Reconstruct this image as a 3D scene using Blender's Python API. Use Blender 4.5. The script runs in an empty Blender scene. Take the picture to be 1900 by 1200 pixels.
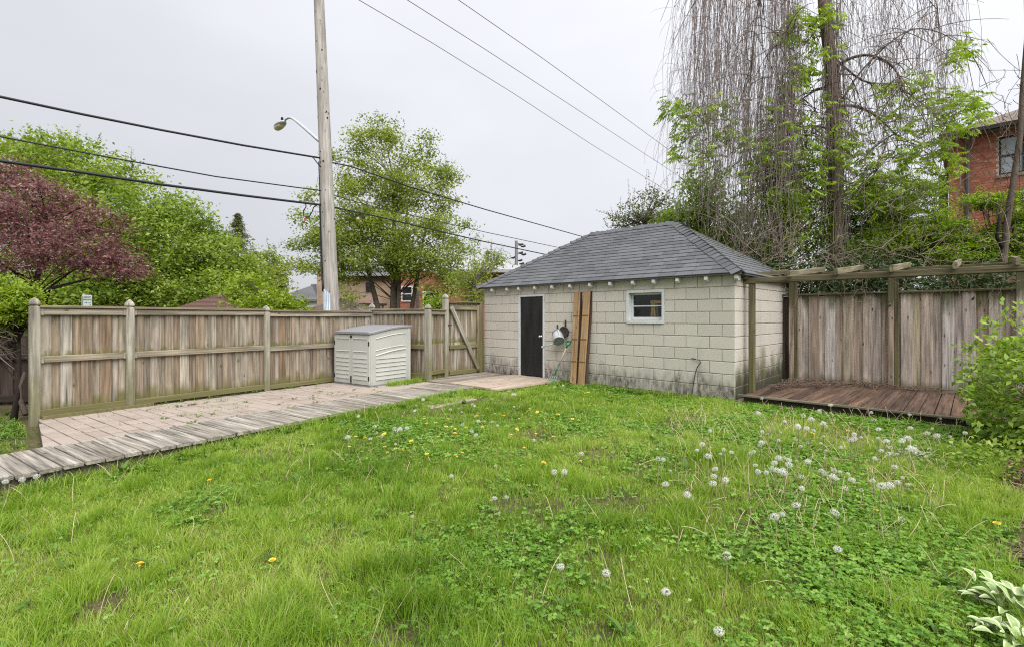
import bpy, math, random
import numpy as np
from mathutils import Vector, Matrix
random.seed(7); RNG = np.random.default_rng(7)
scene = bpy.context.scene
COL = scene.collection
rad = math.radians

# ------------------------------------------------------------------ camera, sky, sun, exposure
F, HY, CZ = 900.0, 587.4, 1.36            # focal length and horizon row in pixels of the 1900 px photograph, eye height
cam_d = bpy.data.cameras.new("camera"); cam = bpy.data.objects.new("camera", cam_d); COL.objects.link(cam)
cam.location = (0, 0, CZ); cam.rotation_euler = (rad(90), 0, 0)
cam_d.sensor_width = 36; cam_d.lens = 36 * F / 1900; cam_d.shift_y = -(600 - HY) / 1900
cam_d.clip_start = 0.05; cam_d.clip_end = 3000
scene.camera = cam

SUN_DIR = Vector((0.26, -0.52, 0.82)).normalized()
sun_d = bpy.data.lights.new("sun", 'SUN'); sun = bpy.data.objects.new("sun", sun_d); COL.objects.link(sun)
sun_d.energy = 1.5; sun_d.angle = rad(60); sun_d.color = (1.0, 0.97, 0.93)
sun.rotation_euler = SUN_DIR.to_track_quat('Z', 'Y').to_euler()

world = bpy.data.worlds.new("World"); scene.world = world; world.use_nodes = True
wn, wl = world.node_tree.nodes, world.node_tree.links
bg = wn["Background"]; bg.inputs[1].default_value = 0.1
sky = wn.new("ShaderNodeTexSky"); sky.sky_type = 'NISHITA'; sky.sun_disc = False
sky.sun_elevation = math.asin(SUN_DIR.z); sky.sun_rotation = math.atan2(SUN_DIR.x, SUN_DIR.y)
tc = wn.new("ShaderNodeTexCoord"); sep = wn.new("ShaderNodeSeparateXYZ"); wl.new(tc.outputs["Generated"], sep.inputs[0])
def wmath(op, a, b=None, c=None):
    n = wn.new("ShaderNodeMath"); n.operation = op
    for i, v in enumerate((a, b, c)):
        if v is None: continue
        if isinstance(v, (int, float)): n.inputs[i].default_value = v
        else: wl.new(v, n.inputs[i])
    return n.outputs[0]
zc = wmath('MAXIMUM', sep.outputs[2], 0.0)
nz = wn.new("ShaderNodeTexNoise"); nz.inputs["Scale"].default_value = 1.6; nz.inputs["Detail"].default_value = 4
mp = wn.new("ShaderNodeMapping"); mp.inputs["Scale"].default_value = (1, 1, 2.5); wl.new(tc.outputs["Generated"], mp.inputs[0]); wl.new(mp.outputs[0], nz.inputs["Vector"])
cl = wmath('MULTIPLY_ADD', nz.outputs[0], 0.36, 0.82)
gx = wmath('MULTIPLY_ADD', sep.outputs[0], 0.20, 1.02)
gr = wmath('MULTIPLY_ADD', zc, 0.75, 0.9)
lum = wmath('MULTIPLY', wmath('MULTIPLY', cl, gx), gr)
SKYL = 1.95
ov = wn.new("ShaderNodeMix"); ov.data_type = 'RGBA'; ov.blend_type = 'MULTIPLY'; ov.inputs[0].default_value = 1
ov.inputs[6].default_value = (SKYL * 0.97, SKYL * 0.985, SKYL * 1.03, 1)
cmb = wn.new("ShaderNodeCombineXYZ")
for i in range(3): wl.new(lum, cmb.inputs[i])
wl.new(cmb.outputs[0], ov.inputs[7])
mixs = wn.new("ShaderNodeMix"); mixs.data_type = 'RGBA'; mixs.inputs[0].default_value = 0.97
wl.new(sky.outputs[0], mixs.inputs[6]); wl.new(ov.outputs[2], mixs.inputs[7]); wl.new(mixs.outputs[2], bg.inputs[0])
scene.view_settings.view_transform = 'Standard'; scene.view_settings.look = 'None'
scene.view_settings.gamma = 1; scene.view_settings.use_curve_mapping = False
scene.view_settings.exposure = 1.9
scene.render.engine = 'CYCLES'
try:
    scene.cycles.max_bounces = 6; scene.cycles.transparent_max_bounces = 6; scene.cycles.use_denoising = False; scene.cycles.filter_width = 1.15
    scene.cycles.diffuse_bounces = 3
except Exception: pass

# ------------------------------------------------------------------ places
def at(px, py, Y): return Vector(((px - 950) / F * Y, Y, CZ + (HY - py) / F * Y))
def gd(px, py, z=0.0):
    Y = (CZ - z) * F / (py - HY); return Vector(((px - 950) / F * Y, Y, z))
U = Vector((0.725, -0.689, 0)).normalized(); W = Vector((0.689, 0.725, 0)).normalized(); Zv = Vector((0, 0, 1))
GL = Vector((-0.672, 11.86, 0)); GLEN = 5.88; GR = GL + U * GLEN; GD = 3.7     # garage: left front corner, length, right corner, depth
def UW(s, t, z=0.0): return GL + U * s + W * t + Zv * z                          # along the front, into the building, up
def s_at(px, t=0.0):                                                          # where a sight line meets the plane at depth t
    k = (px - 950) / F; p = GL + W * t
    return (k * p.y - p.x) / (U.x - k * U.y)
FD = Vector((0.576, 0.817, 0)).normalized(); GDIR = Vector((FD.y, -FD.x, 0)); P1 = Vector((-6.34, 6.44, 0))
def FG(f, g, z=0.0): return P1 + FD * f + GDIR * g + Zv * z                      # along the left fence, out from it, up

def vn(x, y, seed=0):                                                         # smooth value noise 0..1
    x = np.asarray(x, float); y = np.asarray(y, float)
    xi = np.floor(x).astype(np.int64); yi = np.floor(y).astype(np.int64); fx = x - xi; fy = y - yi
    fx = fx * fx * (3 - 2 * fx); fy = fy * fy * (3 - 2 * fy)
    def h(a, b):
        n = (a * 374761393 + b * 668265263 + seed * 1442695041) & 0xffffffff
        n = ((n ^ (n >> 13)) * 1274126177) & 0xffffffff
        return ((n ^ (n >> 16)) & 0xffff) / 65535.0
    return (h(xi, yi) * (1 - fx) + h(xi + 1, yi) * fx) * (1 - fy) + (h(xi, yi + 1) * (1 - fx) + h(xi + 1, yi + 1) * fx) * fy
def fbm(x, y, seed=0): return vn(x, y, seed) * .55 + vn(x * 2.1, y * 2.1, seed + 1) * .3 + vn(x * 4.3, y * 4.3, seed + 2) * .15
WA = Vector((-3.05, 5.84, 0)); WD = Vector((0.56, 0.83, 0)).normalized(); WN = Vector((WD.y, -WD.x, 0))   # near edge of the boardwalk
def gz(x, y):
    x = np.asarray(x, float); y = np.asarray(y, float)
    a = np.clip((8.2 - y) / 5.0, 0, 1); b = np.clip((1.5 - x) / 5.0, 0, 1)
    yard = (x - WA.x) * WN.x + (y - WA.y) * WN.y
    low = np.where(yard > -0.3, 0.0, -0.012)
    z = -0.14 * a * b - 0.03 + (fbm(x * .9, y * .9, 3) - .5) * 0.05 * np.clip((9 - y) / 3, 0, 1) + low
    return np.where((np.abs(x) > 30) | (y > 30), -0.2, z)

# ------------------------------------------------------------------ materials
class Mt:
    def __init__(s, name, rough=0.8, spec=0.3):
        s.m = bpy.data.materials.new(name); s.m.use_nodes = True; s.t = s.m.node_tree; s.P = s.t.nodes["Principled BSDF"]
        s.P.inputs["Roughness"].default_value = rough; s.P.inputs["Specular IOR Level"].default_value = spec
    def n(s, t): return s.t.nodes.new("ShaderNode" + t)
    def set(s, sock, v):
        if v is None: return
        if hasattr(v, "is_linked"): s.t.links.new(v, sock)
        elif isinstance(v, (tuple, list)) and len(v) == 3 and sock.type == 'RGBA': sock.default_value = (*v, 1)
        else: sock.default_value = v
    def math(s, op, a, b=None, clamp=False):
        n = s.n("Math"); n.operation = op; n.use_clamp = clamp; s.set(n.inputs[0], a); s.set(n.inputs[1], b); return n.outputs[0]
    def vmath(s, op, a, b=None):
        n = s.n("VectorMath"); n.operation = op; s.set(n.inputs[0], a); s.set(n.inputs[1], b); return n.outputs[0]
    def mapv(s, v, scale): return s.vmath('MULTIPLY', v, scale)
    def noise(s, v, scale, detail=4, rough=0.55):
        n = s.n("TexNoise"); s.set(n.inputs["Vector"], v); n.inputs["Scale"].default_value = scale
        n.inputs["Detail"].default_value = detail; n.inputs["Roughness"].default_value = rough; return n.outputs[0]
    def voro(s, v, scale):
        n = s.n("TexVoronoi"); s.set(n.inputs["Vector"], v); n.inputs["Scale"].default_value = scale; return n.outputs[0]
    def rng(s, v, a, b, c=0.0, d=1.0):
        n = s.n("MapRange"); s.set(n.inputs[0], v)
        for i, q in enumerate((a, b, c, d)): n.inputs[1 + i].default_value = q
        return n.outputs[0]
    def ramp(s, f, stops, const=False):
        n = s.n("ValToRGB"); cr = n.color_ramp; cr.interpolation = 'CONSTANT' if const else 'LINEAR'
        stops = stops if len(stops) > 1 else [stops[0], (1.0, stops[0][1])]
        while len(cr.elements) < len(stops): cr.elements.new(0.5)
        for e, (p, c) in zip(cr.elements, stops): e.position = p; e.color = (*c, 1)
        s.set(n.inputs[0], f); return n.outputs[0]
    def mix(s, f, a, b, mode='MIX'):
        n = s.n("Mix"); n.data_type = 'RGBA'; n.blend_type = mode; s.set(n.inputs[0], f); s.set(n.inputs[6], a); s.set(n.inputs[7], b); return n.outputs[2]
    def val(s, col, f):
        n = s.n("HueSaturation"); s.set(n.inputs["Color"], col); s.set(n.inputs["Value"], f); return n.outputs[0]
    def bump(s, h, strength=0.3, dist=0.01):
        n = s.n("Bump"); n.inputs["Strength"].default_value = strength; n.inputs["Distance"].default_value = dist
        s.set(n.inputs["Height"], h); s.set(s.P.inputs["Normal"], n.outputs[0])
    def obj(s): return s.n("TexCoord").outputs["Object"]
    def pos(s): return s.n("NewGeometry").outputs["Position"]
    def rnd(s): return s.n("ObjectInfo").outputs["Random"]
    def z(s):
        n = s.n("SeparateXYZ"); s.set(n.inputs[0], s.pos()); return n.outputs[2]
    def col(s, c, k=0.78):
        c = tuple(v * k for v in c) if isinstance(c, tuple) else (s.val(c, k) if k != 1 else c); s.set(s.P.inputs["Base Color"], c); return s.m
    def attr(s, name):
        n = s.n("Attribute"); n.attribute_name = name; return n.outputs["Fac"]

def plain(name, c, rough=0.7, spec=0.3, var=0.12, scale=8, metal=0.0, bump=0.0):
    m = Mt(name, rough, spec); p = m.pos(); f = m.noise(p, scale, 5)
    m.P.inputs["Metallic"].default_value = metal
    if bump: m.bump(m.noise(p, scale * 8, 4), bump)
    return m.col(m.val(c, m.rng(f, 0.25, 0.75, 1 - var, 1 + var)))

MOSS = (0.165, 0.155, 0.055)
def wood(name, cols, moss=None, mosscol=MOSS, dark=0.5, knots=True, gs=1.0, rough=0.85, mosst=None, band=None):
    """weathered timber: grain runs along the piece's own z; each piece takes its own tone"""
    m = Mt(name, rough, 0.2); o = m.obj(); r = m.rnd()
    off = m.vmath('ADD', m.mapv(o, (26 * gs, 26 * gs, 1.3)), None)
    n = m.n("CombineXYZ"); r40 = m.math('MULTIPLY', r, 53.0)
    for i in range(3): m.set(n.inputs[i], r40)
    v = m.vmath('ADD', off, n.outputs[0])
    g = m.noise(v, 1.0, 7, 0.65); g2 = m.noise(m.mapv(v, (4, 4, 3)), 1.0, 4, 0.7)
    k = len(cols); rr = m.math('FRACT', m.math('MULTIPLY', r, 7.31))
    base = m.ramp(rr, [((i + .0) / max(k - 1, 1), c) for i, c in enumerate(cols)])
    big = m.noise(m.vmath('ADD', m.mapv(o, (5, 5, 1.1)), n.outputs[0]), 1.0, 3)
    c = m.val(base, m.rng(g, 0.33, 0.66, 1 - dark, 1.25))
    st_ = m.noise(m.vmath('ADD', m.mapv(o, (45 * gs, 45 * gs, 0.7)), n.outputs[0]), 1.0, 3, 0.6); c = m.val(c, m.rng(st_, 0.28, 0.45, 0.45, 1.0))
    c = m.val(c, m.rng(g2, 0.35, 0.65, 0.86, 1.12)); c = m.val(c, m.rng(big, 0.3, 0.7, 0.8, 1.2))
    if knots:
        kn = m.voro(m.vmath('ADD', m.mapv(o, (9, 3, 3.2)), n.outputs[0]), 1.0)
        c = m.mix(m.rng(kn, 0.05, 0.14, 0.85, 0.0), c, (0.07, 0.045, 0.03))
    if moss:
        amt, z0, z1 = moss; mk = m.noise(m.vmath('ADD', m.mapv(m.pos(), (4, 4, 2)), n.outputs[0]), 1.0, 5, 0.65)
        q = m.math('ADD', m.rng(m.z(), z0, z1, 0.55, -0.25), mk)
        q = m.math('ADD', q, m.math('MULTIPLY', m.math('FRACT', m.math('MULTIPLY', r, 3.7)), 0.16))
        q = m.rng(q, 0.72, 1.0, 0.0, amt)
        c = m.mix(q, c, mosscol)
    if band:                                  # moss that sits on the ledge of the middle rail
        z0, z1 = band; mk = m.noise(m.vmath('ADD', m.mapv(m.pos(), (9, 9, 5)), n.outputs[0]), 1.0, 4, 0.65)
        q = m.rng(m.math('ADD', mk, m.rng(m.z(), z0, z1, 0.30, -0.22)), 0.56, 0.78, 0.0, 0.85); q = m.math('MULTIPLY', q, m.math('GREATER_THAN', m.z(), z0 - .02)); c = m.mix(q, c, (0.15, 0.155, 0.04))
    if mosst:
        amt, z0, z1 = mosst; mk = m.noise(m.vmath('ADD', m.mapv(m.pos(), (7, 7, 1.2)), n.outputs[0]), 1.0, 5, 0.65)
        q = m.math('ADD', m.rng(m.z(), z0, z1, -0.25, 0.4), mk)
        q = m.math('ADD', q, m.math('MULTIPLY', m.math('FRACT', m.math('MULTIPLY', r, 5.7)), 0.2))
        c = m.mix(m.rng(q, 0.75, 1.0, 0.0, amt), c, (0.09, 0.10, 0.035))
    m.bump(m.math('ADD', g, g2), 0.35, 0.004)
    return m.col(c)

M = {}
FCOLS = [(0.31, 0.235, 0.165), (0.47, 0.42, 0.34), (0.27, 0.175, 0.105), (0.50, 0.455, 0.385), (0.37, 0.285, 0.20), (0.44, 0.39, 0.305), (0.30, 0.24, 0.18)]
M['fence'] = wood('weathered fence board', FCOLS, (0.9, 0.05, 0.50), dark=0.6, mosst=(0.55, 0.95, 1.5), band=(.80, 1.0))
M['rail'] = wood('weathered rail', [(0.43, 0.385, 0.30), (0.37, 0.31, 0.225)], (0.6, 0.2, 1.3), dark=0.55)
M['mossrail'] = wood('mossy rail', [(0.27, 0.225, 0.14), (0.31, 0.26, 0.17)], (0.75, 0.2, 2.2), dark=0.6)
M['post'] = wood('mossy fence post', [(0.43, 0.40, 0.32), (0.47, 0.445, 0.38)], (0.62, 0.1, 1.7), dark=0.55)
M['walk'] = wood('grey walkway plank', [(0.38, 0.345, 0.295), (0.44, 0.405, 0.35), (0.33, 0.295, 0.245), (0.40, 0.36, 0.305)], None, dark=0.75, gs=1.1)
M['walkside'] = wood('walkway stringer', [(0.16, 0.14, 0.10)], None, knots=False)
M['landing'] = wood('grey landing plank', [(0.30, 0.26, 0.22), (0.26, 0.22, 0.18), (0.34, 0.30, 0.25)], None)
M['landingtan'] = wood('tan landing plank', [(0.41, 0.335, 0.265), (0.45, 0.37, 0.295), (0.37, 0.295, 0.225)], None, dark=0.25)
M['deck'] = wood('wet brown deck plank', [(0.14, 0.085, 0.062), (0.185, 0.118, 0.088), (0.10, 0.065, 0.05), (0.22, 0.135, 0.09)], None, dark=0.55, rough=0.6)
M['deckedge'] = wood('deck edge board', [(0.20, 0.185, 0.13)], None)
M['rfence'] = wood('lavender grey fence board', [(0.50, 0.39, 0.31), (0.64, 0.575, 0.53), (0.38, 0.275, 0.205), (0.70, 0.65, 0.61), (0.58, 0.46, 0.365), (0.53, 0.46, 0.43), (0.64, 0.53, 0.43), (0.42, 0.40, 0.21)], (0.6, 0.12, 0.4), dark=0.55, mosst=(0.85, 1.1, 1.8))
M['pergola'] = wood('mossy pergola timber', [(0.145, 0.13, 0.07), (0.18, 0.155, 0.09)], (0.6, 0.1, 2.4), dark=0.5)
M['perglight'] = wood('pale rafter timber', [(0.27, 0.24, 0.15), (0.33, 0.295, 0.19)], None, dark=0.5)
M['darkfence'] = wood('dark shaded board', [(0.075, 0.055, 0.045), (0.10, 0.075, 0.06), (0.06, 0.045, 0.035)], None)  # the old fence's shade under the shrubs is put into this dark brown
M['lumber'] = wood('tan lumber', [(0.42, 0.275, 0.145), (0.46, 0.30, 0.16)], None, dark=0.3)
M['lumberdark'] = wood('dark lumber', [(0.10, 0.065, 0.045)], None)
M['rust'] = plain('rust brown strip', (0.22, 0.11, 0.05), 0.8)
M['pole'] = wood('pale pole wood', [(0.46, 0.43, 0.395)], None, dark=0.3, gs=0.9)
M['ladder'] = plain('varnished pine', (0.95, 0.62, 0.25), 0.5)
M['white'] = plain('white paint', (0.78, 0.79, 0.80), 0.55, 0.4, 0.06, 5)
def peel():
    m = Mt('peeling white paint', 0.6, 0.35); f = m.noise(m.mapv(m.pos(), (14, 14, 6)), 1.0, 6, 0.7)
    c = m.mix(m.rng(f, 0.63, 0.70), m.val((0.76, 0.78, 0.79), m.rng(m.noise(m.pos(), 7), .3, .7, .9, 1.05)), (0.35, 0.31, 0.25)); m.bump(f, 0.3, 0.003); return m.col(c)
M['peel'] = peel()
def blockmat(name, algae):
    m = Mt(name, 0.85, 0.2); p = m.pos(); r = m.rnd(); fine = m.noise(p, 140, 3, 0.7); big = m.noise(p, 1.1, 5)
    c = m.mix(big, (0.655, 0.615, 0.54), (0.715, 0.675, 0.60)); c = m.val(c, m.rng(r, 0, 1, 0.955, 1.04))
    c = m.val(c, m.rng(fine, 0.35, 0.7, 0.92, 1.04))
    pit = m.noise(p, 75, 2, 0.5); c = m.mix(m.rng(pit, 0.68, 0.75, 0.0, 0.3), c, (0.25, 0.21, 0.16))
    st = m.math('ADD', m.noise(m.mapv(p, (3.5, 3.5, 1.5)), 1.0, 6, 0.7), m.rng(m.z(), 0.02, 0.62, 0.47, -0.24))
    st2 = m.noise(m.mapv(p, (14, 14, 5)), 1.0, 6, 0.75)
    q = m.math('MULTIPLY', m.rng(st, 0.46, 0.80, 0.0, 0.97), m.rng(st2, 0.36, 0.62, 0.2, 1.0)); q = m.math('MULTIPLY', q, m.rng(m.noise(p, 0.55, 2), 0.36, 0.52, 0.55, 1.0))
    c = m.mix(q, c, (0.085, 0.072, 0.055))
    run = m.math('ADD', m.noise(m.mapv(p, (6, 6, 0.5)), 1.0, 4), 0.0); c = m.mix(m.rng(run, 0.60, 0.8, 0.0, 0.35), c, (0.31, 0.26, 0.19))
    if algae:
        a = m.math('ADD', m.noise(m.mapv(p, (2.2, 2.2, 1.6)), 1.0, 5, 0.6), m.rng(m.z(), 0.1, 1.25, 0.52, -0.34))
        c = m.mix(m.rng(a, 0.55, 0.85, 0, 0.85), c, (0.13, 0.135, 0.045))
        a2 = m.math('ADD', m.noise(m.vmath('ADD', m.mapv(p, (3, 3, 1.2)), (7, 3, 1)), 1.0, 5, 0.6), m.rng(m.z(), 0.1, 1.3, 0.42, -0.34))
        c = m.mix(m.rng(a2, 0.62, 0.85, 0, 0.8), c, (0.06, 0.06, 0.045))
    m.bump(m.math('ADD', fine, m.math('MULTIPLY', pit, -0.7)), 0.5, 0.006); return m.col(c)
M['block'] = blockmat('painted concrete block', False); M['blockside'] = blockmat('algae stained block', True)
M['mortar'] = plain('painted mortar', (0.44, 0.39, 0.31), 0.9, var=0.2)
def shinglemat(name, a, b, sp=0.3):
    m = Mt(name, 0.9, 0.25); p = m.pos(); f = m.noise(p, 160, 2, 0.7); r = m.rnd(); g = m.noise(p, 1.6, 4)
    c = m.mix(m.math('ADD', m.math('MULTIPLY', r, 0.7), m.math('MULTIPLY', g, 0.3)), a, b); c = m.val(c, m.rng(f, 0.3, 0.7, 1 - sp, 1 + sp)); m.bump(f, 0.3, 0.004); return m.col(c)
M['shingle'] = shinglemat('slate grey shingle', (0.095, 0.098, 0.106), (0.165, 0.17, 0.18))
M['brownroof'] = shinglemat('brown shingle', (0.17, 0.105, 0.085), (0.24, 0.155, 0.125))
M['greyroof'] = shinglemat('far grey shingle', (0.13, 0.13, 0.14), (0.19, 0.19, 0.20))
M['paleroof'] = shinglemat('pale grey shingle', (0.38, 0.385, 0.40), (0.45, 0.455, 0.47))
M['tanroof'] = shinglemat('weathered brown grey shingle', (0.20, 0.165, 0.14), (0.27, 0.225, 0.195))
def doorm():
    m = Mt('black door paint', 0.38, 0.45); f = m.noise(m.mapv(m.pos(), (9, 9, 1.5)), 1.0, 5); return m.col(m.val((0.013, 0.0135, 0.0145), m.rng(f, 0.3, 0.7, 0.6, 1.9)))
M['door'] = doorm()
M['metal'] = plain('galvanised metal', (0.72, 0.75, 0.79), 0.42, 0.5, 0.15, 14, 0.45)
M['metaldark'] = plain('dull zinc', (0.30, 0.33, 0.34), 0.5, 0.5, 0.2, 14, 0.6)
M['chrome'] = plain('satin steel', (0.75, 0.74, 0.70), 0.22, 0.5, 0.05, 14, 1.0)
M['guard'] = plain('grey metal guard', (0.36, 0.42, 0.48), 0.5, 0.5, 0.1, 6, 0.4)
M['black'] = plain('black rubber', (0.02, 0.02, 0.022), 0.6)
M['wire'] = plain('black cable', (0.022, 0.024, 0.03), 0.5)
M['greywire'] = plain('grey aluminium wire', (0.17, 0.175, 0.19), 0.5)
M['iron'] = plain('rusty iron', (0.06, 0.045, 0.038), 0.8, var=0.3, scale=40)
M['green'] = plain('green enamel', (0.012, 0.17, 0.075), 0.45, 0.5)
M['greenpale'] = plain('worn green steel', (0.16, 0.30, 0.24), 0.5, 0.5, 0.2, 30)
M['shaft'] = plain('worn ash shaft', (0.52, 0.42, 0.31), 0.7, var=0.25, scale=30)
M['pink'] = plain('pink tape', (0.70, 0.05, 0.13), 0.6)
M['palepink'] = plain('faded pink tape', (0.75, 0.42, 0.42), 0.6)
def plastic(name, c):
    m = Mt(name, 0.55, 0.4); f = m.noise(m.pos(), 3, 5); d = m.noise(m.mapv(m.pos(), (8, 8, 1.5)), 1.0, 5)
    x = m.val(c, m.rng(f, 0.3, 0.7, 0.94, 1.05)); x = m.mix(m.rng(d, 0.58, 0.8, 0, 0.25), x, (0.30, 0.29, 0.23))
    x = m.mix(m.math('MULTIPLY', m.rng(m.z(), 0.0, 0.16, 0.5, 0.0), m.rng(d, 0.35, 0.65)), x, (0.22, 0.22, 0.14))
    m.bump(m.noise(m.pos(), 260, 2), 0.12, 0.002); return m.col(x)
M['plastic'] = plastic('sage grey plastic', (0.535, 0.54, 0.50)); M['lid'] = plastic('slate grey plastic', (0.27, 0.27, 0.285))
M['slit'] = plain('dark groove plastic', (0.20, 0.205, 0.175), 0.7)
def paverm():
    m = Mt('pinkish paver', 0.9, 0.2); p = m.pos(); r = m.rnd(); c = m.ramp(r, [(0, (0.36, 0.30, 0.255)), (0.5, (0.435, 0.365, 0.315)), (1, (0.40, 0.345, 0.30))])
    c = m.val(c, m.rng(m.noise(p, 60, 4, 0.7), 0.3, 0.7, 0.8, 1.15)); d = m.noise(p, 1.8, 6, 0.65); c = m.mix(m.rng(d, 0.5, 0.75, 0, 0.5), c, (0.22, 0.18, 0.14))
    m.bump(m.noise(p, 90, 4), 0.4, 0.004); return m.col(c)
M['paver'] = paverm()
M['sand'] = plain('joint sand', (0.085, 0.075, 0.05), 0.95, var=0.35, scale=30)
M['concrete'] = plain('old concrete', (0.36, 0.31, 0.24), 0.95, var=0.2, scale=12, bump=0.4)
def soilm():
    m = Mt('soil and thatch', 0.95, 0.1); p = m.pos(); a = m.noise(p, 3.0, 6, 0.65); b = m.noise(p, 45, 5, 0.75)
    c = m.mix(m.rng(a, 0.35, 0.62), (0.085, 0.10, 0.03), (0.14, 0.11, 0.065)); c = m.mix(m.rng(b, 0.52, 0.68, 0, 0.7), c, (0.30, 0.235, 0.15)); c = m.val(c, m.rng(b, 0.3, 0.7, 0.6, 1.2))
    m.bump(b, 0.8, 0.02); return m.col(c)
M['soil'] = soilm()
M['mulch'] = plain('brown mulch', (0.105, 0.07, 0.05), 0.95, var=0.5, scale=50, bump=0.9)
M['chip'] = wood('bark chip', [(0.16, 0.10, 0.07), (0.24, 0.17, 0.13), (0.10, 0.065, 0.05)], None, knots=False)
def glassm():
    m = Mt('window glass'); t = m.t; out = t.nodes["Material Output"]; tr = m.n("BsdfTransparent"); tr.inputs[0].default_value = (0.9, 0.93, 0.92, 1)
    gl = m.n("BsdfGlossy"); gl.inputs["Roughness"].default_value = 0.04; fr = m.n("Fresnel"); fr.inputs[0].default_value = 1.5
    mx = m.n("MixShader"); t.links.new(m.math('MULTIPLY', fr.outputs[0], 0.8), mx.inputs[0]); t.links.new(tr.outputs[0], mx.inputs[1]); t.links.new(gl.outputs[0], mx.inputs[2]); t.links.new(mx.outputs[0], out.inputs[0]); return m.m
M['glass'] = glassm()
def darkglass():
    m = Mt('dark window glass', 0.06, 0.6); return m.col((0.02, 0.024, 0.028))
M['darkglass'] = darkglass()
M['paleglass'] = plain('pale reflection glass', (0.42, 0.47, 0.52), 0.12, 0.6, 0.15, 3)  # pale reflection in the pane is painted as its base colour
M['inside'] = plain('dusty garage inside', (0.06, 0.065, 0.055), 0.95, var=0.3)
def brickm(name, a, b, c3):
    m = Mt(name, 0.9, 0.2); r = m.rnd(); p = m.pos(); c = m.ramp(m.math('FRACT', m.math('ADD', m.math('MULTIPLY', r, 3.3), m.attr('rnd'))), [(0, a), (0.5, b), (1, c3)])
    f = m.noise(p, 30, 4, 0.7); m.bump(f, 0.4, 0.005); return m.col(m.val(c, m.rng(f, 0.3, 0.7, 0.8, 1.18)))
M['brick'] = brickm('red brick', (0.40, 0.125, 0.08), (0.48, 0.17, 0.11), (0.54, 0.235, 0.17))
M['brickmortar'] = plain('pale mortar', (0.62, 0.54, 0.48), 0.95)
def brickwall(name, a, b, mort):
    m = Mt(name, 0.9, 0.2); tex = m.n("TexBrick"); g = m.n("TexCoord").outputs["Object"]
    sp = m.n("SeparateXYZ"); m.set(sp.inputs[0], g); cb = m.n("CombineXYZ"); m.set(cb.inputs[0], m.math('ADD', sp.outputs[0], sp.outputs[1])); m.set(cb.inputs[1], sp.outputs[2]); m.set(tex.inputs["Vector"], cb.outputs[0])
    tex.inputs["Scale"].default_value = 1; tex.inputs["Brick Width"].default_value = 0.225; tex.inputs["Row Height"].default_value = 0.075; tex.inputs["Mortar Size"].default_value = 0.008
    m.set(tex.inputs["Color1"], a); m.set(tex.inputs["Color2"], b); m.set(tex.inputs["Mortar"], mort); m.bump(tex.outputs["Fac"], -0.3, 0.006); return m.col(m.val(tex.outputs["Color"], m.rng(m.noise(g, 2.5, 5), .3, .7, .85, 1.15)))
M['tanbrick'] = brickwall('tan brick', (0.40, 0.27, 0.17), (0.46, 0.32, 0.21), (0.42, 0.36, 0.30))
M['farbrick'] = brickwall('orange red brick', (0.40, 0.12, 0.07), (0.46, 0.16, 0.10), (0.44, 0.27, 0.21))
M['render'] = plain('white render', (0.68, 0.68, 0.68), 0.9)
M['trim'] = plain('dark brown trim', (0.035, 0.028, 0.025), 0.6)
M['gutter'] = plain('grey brown downspout', (0.13, 0.115, 0.105), 0.5)
def bark(name, a, b):
    m = Mt(name, 0.95, 0.15); p = m.pos(); f = m.noise(m.mapv(p, (18, 18, 3)), 1.0, 6, 0.7); m.bump(f, 0.8, 0.03); return m.col(m.mix(m.rng(f, 0.3, 0.7), a, b))
M['bark'] = bark('grey brown bark', (0.085, 0.068, 0.055), (0.20, 0.16, 0.13)); M['barkred'] = bark('reddish bark', (0.13, 0.09, 0.068), (0.29, 0.215, 0.17))
M['vine'] = bark('mauve grey vine stem', (0.28, 0.22, 0.205), (0.46, 0.385, 0.365)); M['twig'] = bark('pale dry twig', (0.17, 0.13, 0.10), (0.33, 0.27, 0.215))
M['barkdark'] = bark('dark wet bark', (0.03, 0.024, 0.02), (0.085, 0.065, 0.055))
def leafm(name, stops, trans=0.38, rough=0.5, tcol=1.35):
    m = Mt(name, rough, 0.35); t = m.t; a = m.attr('rnd'); c = m.ramp(a, [(i / (len(stops) - 1), k) for i, k in enumerate(stops)])
    m.col(c, 1); tb = m.n("BsdfTranslucent"); hs = m.n("HueSaturation"); m.set(hs.inputs["Color"], c); hs.inputs["Value"].default_value = tcol; hs.inputs["Saturation"].default_value = 1.1; m.set(tb.inputs[0], hs.outputs[0])
    mx = m.n("MixShader"); mx.inputs[0].default_value = trans; t.links.new(m.P.outputs[0], mx.inputs[1]); t.links.new(tb.outputs[0], mx.inputs[2]); t.links.new(mx.outputs[0], t.nodes["Material Output"].inputs[0]); return m.m
M['grass'] = leafm('lawn grass blade', [(0.10, 0.19, 0.022), (0.19, 0.315, 0.034), (0.285, 0.415, 0.052), (0.38, 0.475, 0.10), (0.54, 0.48, 0.27)], 0.45, .5, 1.3)
M['clover'] = leafm('clover leaf', [(0.07, 0.16, 0.02), (0.12, 0.25, 0.03), (0.19, 0.35, 0.05), (0.30, 0.44, 0.10)], 0.38)
M['weed'] = leafm('weed leaf', [(0.05, 0.115, 0.02), (0.10, 0.19, 0.03), (0.15, 0.25, 0.05)], 0.3)
M['lf_green'] = leafm('fresh green leaf', [(0.10, 0.16, 0.02), (0.17, 0.25, 0.03), (0.25, 0.34, 0.05), (0.36, 0.44, 0.11)], 0.42)
M['lf_lime'] = leafm('lime leaf', [(0.15, 0.22, 0.022), (0.23, 0.32, 0.034), (0.33, 0.43, 0.06)], 0.42)
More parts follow.
